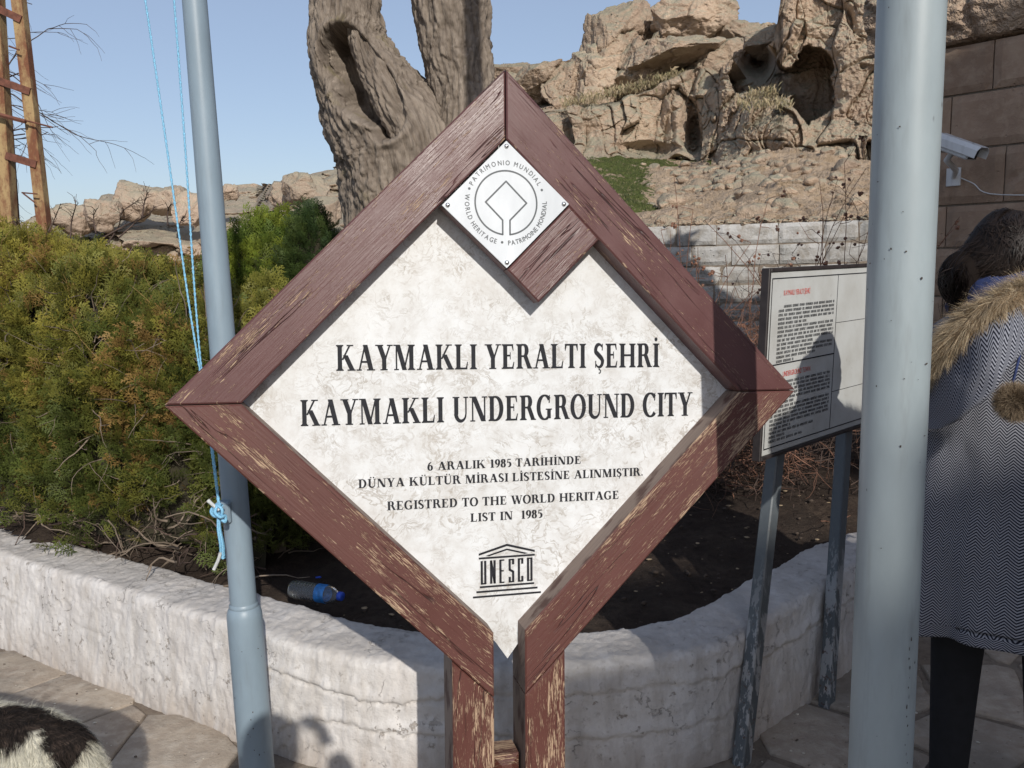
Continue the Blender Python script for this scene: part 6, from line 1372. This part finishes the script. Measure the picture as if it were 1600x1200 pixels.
nr = np.stack([np.cos(tt2)+0*zc, np.sin(tt2)+0*zc, 0*zc], -1); V = V+nr*fo[..., None]; V[..., 2] += np.where(kk[:, 2][:, None] < .6, -.02*np.cos(tt2-1.9), 0)*np.clip((.62-kk[:, 2][:, None])/.06, 0, 1)
Vw = np.stack([WX+V[..., 0]*math.cos(wyaw)-V[..., 1]*math.sin(wyaw), WY+V[..., 0]*math.sin(wyaw)+V[..., 1]*math.cos(wyaw), V[..., 2]], -1)
Li = Vw*1.0; inner = Vw-nr*0; uvc = np.stack([tt2*.235+0*zc, zc], -1)
coat = mk('coat', Vw.reshape(-1, 3), grid_faces(m, nth, wrap_v=True), M['coat'], wom, True, uv=uvc.reshape(-1, 2)); md = coat.modifiers.new('thick', 'SOLIDIFY'); md.thickness = .008; md.offset = -1
# sleeves
for sg in (-1, 1):
    P = spline([Wl(sg*.185, 0, 1.315), Wl(sg*.235, -.01, 1.20), Wl(sg*.262, .03, 1.05), Wl(sg*.225, .13, .97), Wl(sg*.195, .185, .94)], 40); V, F, uv = tube(P, np.interp(np.linspace(0, 1, 40), [0, .3, .6, 1], [.078, .074, .066, .058]), 48)
    cF = np.array([P[int(i)] for i in np.repeat(np.arange(40), 48)]); nn = V-cF; V = V+nn*(.12*perlin(V*14))[:, None]; mk('sleeve', V, F[:-2], M['coat'], wom, True, uv=np.stack([uv[:, 1]*4.2, uv[:, 0]], -1))
    hand(Wl(sg*.185, .20, .935), Wl(sg*.05, 1, .3)-Wl(0, 0, 0), Wl(0, .1, 1.)-Wl(0, 0, 0), sg, M['skin'], wom, .7, .9)
# hood hanging at the back: rim (under the fur) sweeps from the right shoulder down to the left
rim = spline([ayw(1432, 640, 2.12), ayw(1436, 605, 2.00), ayw(1468, 562, 1.88), ayw(1515, 512, 1.81), ayw(1572, 474, 1.80), ayw(1632, 455, 1.86), ayw(1690, 462, 1.98), ayw(1716, 490, 2.10)], 60)
lowp = spline([ayw(1428, 655, 2.10), ayw(1430, 665, 1.94), ayw(1470, 668, 1.80), ayw(1522, 640, 1.73), ayw(1566, 584, 1.735), ayw(1612, 532, 1.77), ayw(1676, 510, 1.90), ayw(1708, 510, 2.08)], 60)
nu_, nv_ = 160, 70; ui = np.linspace(0, 59, nu_); rr3 = np.stack([np.interp(ui, range(60), rim[:, k]) for k in range(3)], -1); ll3 = np.stack([np.interp(ui, range(60), lowp[:, k]) for k in range(3)], -1)
vv = np.linspace(0, 1, nv_)[None]; uu = np.linspace(-1, 1, nu_)[:, None]; q = rr3[:, None]*(1-vv[..., None])+ll3[:, None]*vv[..., None]
bul = np.sin(np.pi*vv**.8)*.075*(1-.6*np.abs(uu)); outw = np.array([-.18, -1., 0]); q = q+bul[..., None]*outw; q[..., 2] -= .030*np.sin(np.pi*vv)*(1-np.abs(uu))
q = q+.006*np.stack([perlin(q*14), perlin(q*14+5), perlin(q*14+9)], -1)+outw*(.006*np.sin(vv*11+uu*5))[..., None]
under = ll3+np.array([.05, .12, .05]); Q = np.concatenate([rr3[:, None]+[0.02, .05, -.02], q, (ll3*.6+under*.4)[:, None]-[0, 0, .012], under[:, None]], 1)
Lu = np.concatenate([[0], np.cumsum(np.linalg.norm(np.diff(rr3, axis=0), axis=1))]); vq = np.concatenate([[-.03], np.linspace(0, .20, nv_), [.22, .27]])
hood = mk('hood', Q.reshape(-1, 3), grid_faces(nu_, nv_+3), M['coat'], wom, True, uv=np.stack([Lu[:, None]+0*vq[None]+.3*vq[None], vq[None]+0*Lu[:, None]], -1).reshape(-1, 2))
V, F, uv = tube(rim, .030, 14); frm = mk('fur_trim', V, F, simple('fur_skin', (.26, .185, .11), .95, var=.3), wom, True)
rs = np.random.default_rng(71); Pf, Nf = sample_mesh(V, F, 42000, rs); Nf = Pf-rim[np.argmin(((Pf[:, None]-rim[None])**2).sum(-1), 1)]; Nf /= np.linalg.norm(Nf, axis=1)[:, None]
clump = np.stack([perlin(Pf*55), perlin(Pf*55+3), perlin(Pf*55+6)], -1)*.9
fur(Pf, Nf+clump, .036, .00065, lambda P, r: np.where(r.random((len(P), 1)) < .30, [[.26, .17, .09]], [[.58, .47, .32]])*r.uniform(.7, 1.2, (len(P), 1))*(.8+.5*(perlin(P*40)[:, None]+.3)), 'fur_hairs', frm, 72, .25, comb=(-.45, -.1, -.25), mess=.22, segs=3)
# pompom on the drawstring
pcn = ayw(1586, 628, 1.72); V0, F0 = ico(3); V = V0*.026+pcn; pm_ = mk('pompom', V, F0, frm.data.materials[0], wom, True); Pf, Nf = sample_mesh(V, F0, 14000, rs)
fur(Pf, Nf, .020, .0006, lambda P, r: np.where(r.random((len(P), 1)) < .4, [[.16, .11, .07]], [[.36, .28, .19]])*r.uniform(.7, 1.2, (len(P), 1)), 'fur_hairs', pm_, 73, .1, mess=.25)
V, F, uv = tube(spline([pcn+[0, .02, .02], ayw(1592, 560, 1.74), ayw(1604, 500, 1.78)], 12), .003, 6); mk('drawstring', V, F, M['navy'], wom, True)
# scarf
V, F, uv = tube(spline([Wl(-.14, -.02, 1.375), Wl(-.10, -.085, 1.42), Wl(0, -.10, 1.43), Wl(.10, -.07, 1.42), Wl(.13, 0, 1.38)], 30), .040, 20); V = V+.008*np.stack([perlin(V*25), perlin(V*25+4), perlin(V*25+8)], -1); mk('scarf', V, F, M['navy'], wom, True)
# head and hair
hc = ayw(1570, 396, 2.03); hyaw = wyaw-R(22)
hdm, HX = head_mesh(hc+np.array([0.01, 0, -.02]), .098, hyaw, -.12, M['skin'], wom)
V, F, uv = tube([Wl(0, -.01, 1.33), hc+[0, 0, -.07]], .052, 16); mk('neck', V, F, M['skin'], wom, True)
V0, F0 = ico(4); V = V0*[.92, 1.06, 1.26]; x, y, z = V0.T; mface = (y > .35) & (z < .55); V[mface] *= .80; V = HX(V*[1, .96, .98]+[0, -.08, .04]); hair = mk('hair', V, F0, simple('hair_base', (.010, .007, .006), .85, spec=.1), wom, True)
# bun / gathered hair at the nape, to the left in the picture
bc = ayw(1503, 436, 2.02); Vb_ = V0*[.055, .05, .070]+bc; mk('hair_bun', Vb_, F0, hair.data.materials[0], hair, True)
rh = np.random.default_rng(5); st = []; HS = MB(); Cc = []
def strands(n, startf, midf, endf, w, seed):
    r = np.random.default_rng(seed); Vs = []; C = []
    for i in range(n):
        a, b, c_ = startf(r), midf(r), endf(r); P = spline([a, (a+b)/2+r.normal(size=3)*.0015+(b-hc)*.08, b, (b+c_)/2+r.normal(size=3)*.002, c_], 9); d = np.gradient(P, axis=0); s_ = np.cross(d, P-hc); s_ /= np.linalg.norm(s_, axis=1)[:, None]+1e-9
        ww = (w*r.uniform(.6, 1.3)*np.array([.6, 1, 1, 1, 1, 1, .9, .7, .2]))[:, None]; Vs.append(np.stack([P-s_*ww, P+s_*ww], 1).reshape(-1, 3)); C.append(np.tile(np.array([.016, .011, .009])*r.uniform(.4, 1.8), (18, 1)))
    V = np.concatenate(Vs); b = np.arange(n)[:, None]*18; F = np.concatenate([np.concatenate([b+2*k, b+2*k+1, b+2*k+3, b+2*k+2], 1) for k in range(8)]); o = mk('hair_strands', V, F, M['hair'], hair, True, col=np.concatenate(C)); o['kind'] = 'stuff'
def on_head(u, v, k=1.0): # u around, v polar in the hair cap frame
    p = np.array([[math.sin(v)*math.cos(u)*.925*k, math.sin(v)*math.sin(u)*1.03*k-.08, math.cos(v)*1.25*k+.04]]); return HX(p)[0]
strands(4200, lambda r: on_head(r.uniform(.9, 2.3), r.uniform(.25, 1.1), 1.0), lambda r: on_head(r.uniform(2.4, 4.6), r.uniform(.5, 1.45), 1.03+.03*r.random()), lambda r: bc+r.normal(size=3)*[.015, .012, .025], .0009, 6)
strands(2600, lambda r: on_head(r.uniform(3.6, 6.2), r.uniform(.3, 1.2), 1.0), lambda r: on_head(r.uniform(3.6, 5.3), r.uniform(1.0, 1.9), 1.03+.03*r.random()), lambda r: bc+r.normal(size=3)*[.015, .012, .028], .0009, 8)
strands(700, lambda r: bc+r.normal(size=3)*[.014, .012, .012]+[.02, 0, .06], lambda r: bc+r.normal(size=3)*[.014, .015, .012]-[.035, .03, 0], lambda r: bc+r.normal(size=3)*[.014, .012, .012]-[.0, 0, .075], .0009, 10)
# shoulder bag, black, at the right side
V0, F0 = ico(3); c = Wl(.26, -.02, .92); V = V0.copy(); V = np.sign(V)*np.abs(V)**.6*[.05, .11, .17]; V = V+c; bag = mk('shoulder_bag', V, F0, M['black_cloth'], None, True); props(bag, 'black shoulder bag hanging at the right side of the person in the tweed coat', 'bag')
V, F, uv = tube(spline([c+[0, -.06, .15], Wl(.22, -.10, 1.2), Wl(.17, 0, 1.40), Wl(.22, .08, 1.2), c+[0, .06, .15]], 30), .008, 6); mk('strap', V, F, M['black_cloth'], bag, True)

# ---------------------------------------------------------------- photographer standing behind the camera (casts the shadow bottom left)
PX_, PY_ = .03, -.33
ph = empty('person', (PX_, PY_, 0), 'person holding up a compact camera with both hands facing the wooden sign', 'person')
J = []; Bn = []
def K_(x, y, z, r1, r2=None): J.append((PX_+x, PY_+y, z, r1, r2 or r1)); return len(J)-1
pel = K_(0, 0, .92, .16, .12); wa_ = K_(0, 0, 1.08, .14, .11); ch = K_(0, 0, 1.30, .17, .12); nk = K_(0, .0, 1.45, .058); h0_ = K_(0, .02, 1.53, .055); Bn += [(pel, wa_), (wa_, ch), (ch, nk), (nk, h0_)]
for sg in (-1, 1):
    a = K_(sg*.19, 0, 1.38, .062); b = K_(sg*.30, .06, 1.20, .05); c = K_(sg*.13, .215, 1.47, .036); Bn += [(ch, a), (a, b), (b, c)]
    a = K_(sg*.10, 0, .86, .10); b = K_(sg*.12, .02, .48, .072); c = K_(sg*.13, 0, .10, .05); d_ = K_(sg*.15, .13, .045, .045); Bn += [(pel, a), (a, b), (b, c), (c, d_)]
skin_body('body', J, Bn, simple('dark_jacket', (.03, .035, .05), .85), ph, 2, 0)
h_, PXf = head_mesh(np.array([PX_, PY_+.02, 1.585]), .098, 0, 0, M['skin'], ph)
V0, F0 = ico(3); V = V0*[.86, .98, 1.16]; mface = (V0[:, 1] > .3) & (V0[:, 2] < .5); V[mface] *= .8; mk('hair', PXf(V+[0, -.06, .06]), F0, hair.data.materials[0], ph, True)
for sg in (-1, 1): hand((PX_+sg*.115, PY_+.235, 1.475), (-sg*.45, .55, .45), (sg*.5, .6, .2), -sg, M['skin'], ph, .8, .9)
V, F = box_bevel((-.05, -.075, -.035), (.05, -.050, .025), .006); cm = mk('compact_camera', V+[0, -.02, 1.53], F, M['dark_glass'], None); props(cm, 'small dark compact camera held up between both hands in front of the face', 'camera')

# ---------------------------------------------------------------- DOG
dog = empty('dog', (-1.42, 1.90, 0), 'shaggy white dog with black patches seen from behind at the bottom left corner', 'dog')
dd_ = np.array([-.95, .22, 0]); dd_ /= np.linalg.norm(dd_); ds = np.array([-dd_[1], dd_[0], 0]); D0 = np.array([-1.44, 2.055, .012])
def Dl(f, s, z): return D0+dd_*f+ds*s+np.array([0, 0, z])
J = []; Bn = []
def DJ(f, s, z, r1, r2=None): J.append((*Dl(f, s, z), r1, r2 or r1)); return len(J)-1
hipj = DJ(-.28, 0, .36, .085, .08); bel = DJ(-.08, 0, .35, .082, .09); chs = DJ(.10, 0, .335, .088, .11); shl = DJ(.20, 0, .37, .075, .085); nck = DJ(.30, .0, .405, .058); skl = DJ(.395, -.0, .425, .064, .060); muz = DJ(.475, -.01, .385, .034, .030); nos = DJ(.525, -.012, .370, .024, .020)
Bn += [(hipj, bel), (bel, chs), (chs, shl), (shl, nck), (nck, skl), (skl, muz), (muz, nos)]
for sg in (-1, 1):
    a = DJ(.16, sg*.065, .28, .045); b = DJ(.15, sg*.07, .17, .030); c = DJ(.16, sg*.07, .05, .023); d_ = DJ(.19, sg*.07, .022, .026); Bn += [(shl, a), (a, b), (b, c), (c, d_)]
    a = DJ(-.28, sg*.07, .29, .055); b = DJ(-.21, sg*.075, .20, .036); c = DJ(-.34, sg*.075, .13, .021); d_ = DJ(-.31, sg*.075, .04, .020); e_ = DJ(-.27, sg*.075, .02, .025); Bn += [(hipj, a), (a, b), (b, c), (c, d_), (d_, e_)]
t1j = DJ(-.365, 0, .37, .032); t2j = DJ(-.405, .01, .29, .028); t3j = DJ(-.40, .02, .20, .02); Bn += [(hipj, t1j), (t1j, t2j), (t2j, t3j)]
bo, Vd, Fd = skin_body('body', J, Bn, M['fur'], dog, 3, 0)
ears = []
for sg in (-1, 1):
    c = Dl(.375, sg*.072, .415); V0, F0 = ico(3); V = V0*[.030, .013, .050]; V = c+V[:, [0]]*dd_+V[:, [1]]*(ds*sg*.9+np.array([0, 0, .25]))+V[:, [2]]*np.array([0, 0, 1.]); eo = mk('ear', V, F0, M['black_cloth'], dog, True); ears.append((V, F0, eo))
for sg in (-1, 1): V0, F0 = ico(2); mk('eye', V0*.009+Dl(.445, sg*.036, .432), F0, M['dark_glass'], dog, True)
V0, F0 = ico(2); mk('nose', V0*[.012, .014, .010]+Dl(.528, -.012, .374), F0, M['dark_glass'], dog, True)
def dogcol(P, r):
    L = (P-D0); f = L@dd_; s = L@ds; z = P[:, 2]; nz = .03*fbm(P*14, 2)
    white = np.array([.66, .63, .52]); dark = np.array([.018, .014, .012]); br = np.array([.07, .05, .04])
    blk = ((((f+.20+nz*1.6)/.115)**2+((z-.445+nz)/.085)**2+((s-.03+nz)/.075)**2) < 1) | ((((f+.335+nz)/.055)**2+((z-.37+nz)/.09)**2+((s+.02)/.09)**2) < 1) | ((f > .24+nz) & (z > .36+nz)) | ((((f+.02+nz)/.06)**2+((z-.42)/.09)**2+((s+.07)/.06)**2) < 1)
    C = np.where(blk[:, None], dark, white); C = np.where((blk & (r.random(len(P)) < .25))[:, None], br, C); return C*r.uniform(.75, 1.15, (len(P), 1))
cc_ = np.ones((len(Vd), 4), np.float32); cc_[:, :3] = dogcol(Vd, np.random.default_rng(1)); bo.data.attributes.new('Col', 'FLOAT_COLOR', 'POINT').data.foreach_set('color', cc_.ravel()); 
Pf, Nf = sample_mesh(Vd, Fd, 110000, rs); hl = np.clip(1-((Pf-D0)@dd_-.40)/.12, .25, 1)
cl3 = np.stack([perlin(Pf*38), perlin(Pf*38+3), perlin(Pf*38+6)], -1)*.9; fur(Pf, Nf+cl3, .030, .0008, dogcol, 'coat_hairs', bo, 81, .7, comb=tuple(-dd_*.6), mess=.25, segs=2)
for (V, F, eo) in ears:
    Pf, Nf = sample_mesh(V, F, 6000, rs); Nf = (Pf-V.mean(0)); Nf /= np.linalg.norm(Nf, axis=1)[:, None]; fur(Pf, Nf, .018, .0009, lambda P, r: np.tile([[.022, .018, .016]], (len(P), 1))*r.uniform(.5, 2.4, (len(P), 1)), 'ear_hairs', eo, 82, .6, comb=(0, 0, -.8), mess=.3)

# ================================================================== ADDED UNSEEN BUILDING BEHIND THE CAMERA (stepped to throw shade over the lower right)
hv = np.array([LDIR.x, LDIR.y, 0]); hv /= np.linalg.norm(hv); rx_ = np.array([hv[1], -hv[0], 0])
bd2 = empty('added_shade_building', tuple(rx_*6-hv*14), 'added unseen stepped building shaped so that its shadow covers the lower right', 'building')
def bb(lo, hi, nm, mat, par=None): V, F = box_bevel(lo, hi, .02); return mk(nm, V[:, [0]]*rx_+V[:, [1]]*hv+V[:, [2]]*zz, F, M[mat], par or bd2, attrs={'rnd': np.full(len(V), .5)})
bb((.715, -17, 0), (1.07, -13.05, 8.52), 'wall', 'wallbld'); bb((1.072, -18, 0), (2.90, -13.02, 8.82), 'wall', 'wallbld'); bb((2.902, -19, 0), (11.5, -13.0, 11.25), 'wall', 'wallbld')  # added blocks, widths and heights set by where the shade should end
bb((2.85, -19.1, 11.252), (11.6, -12.95, 11.4), 'roof', 'roof')
for k in range(3):
    for z in (2, 5, 8.5):
        fr = bb((4.4+k*2.4, -12.998, z), (5.5+k*2.4, -12.93, z+1.5), 'window', 'roof'); bb((4.48+k*2.4, -12.929, z+.08), (5.42+k*2.4, -12.90, z+1.42), 'pane', 'win', fr)
dr = bb((1.4, -13.018, 0), (2.4, -12.95, 2.2), 'door', 'rust'); bb((2.2, -12.949, 1.0), (2.26, -12.91, 1.12), 'handle', 'rivet', dr)
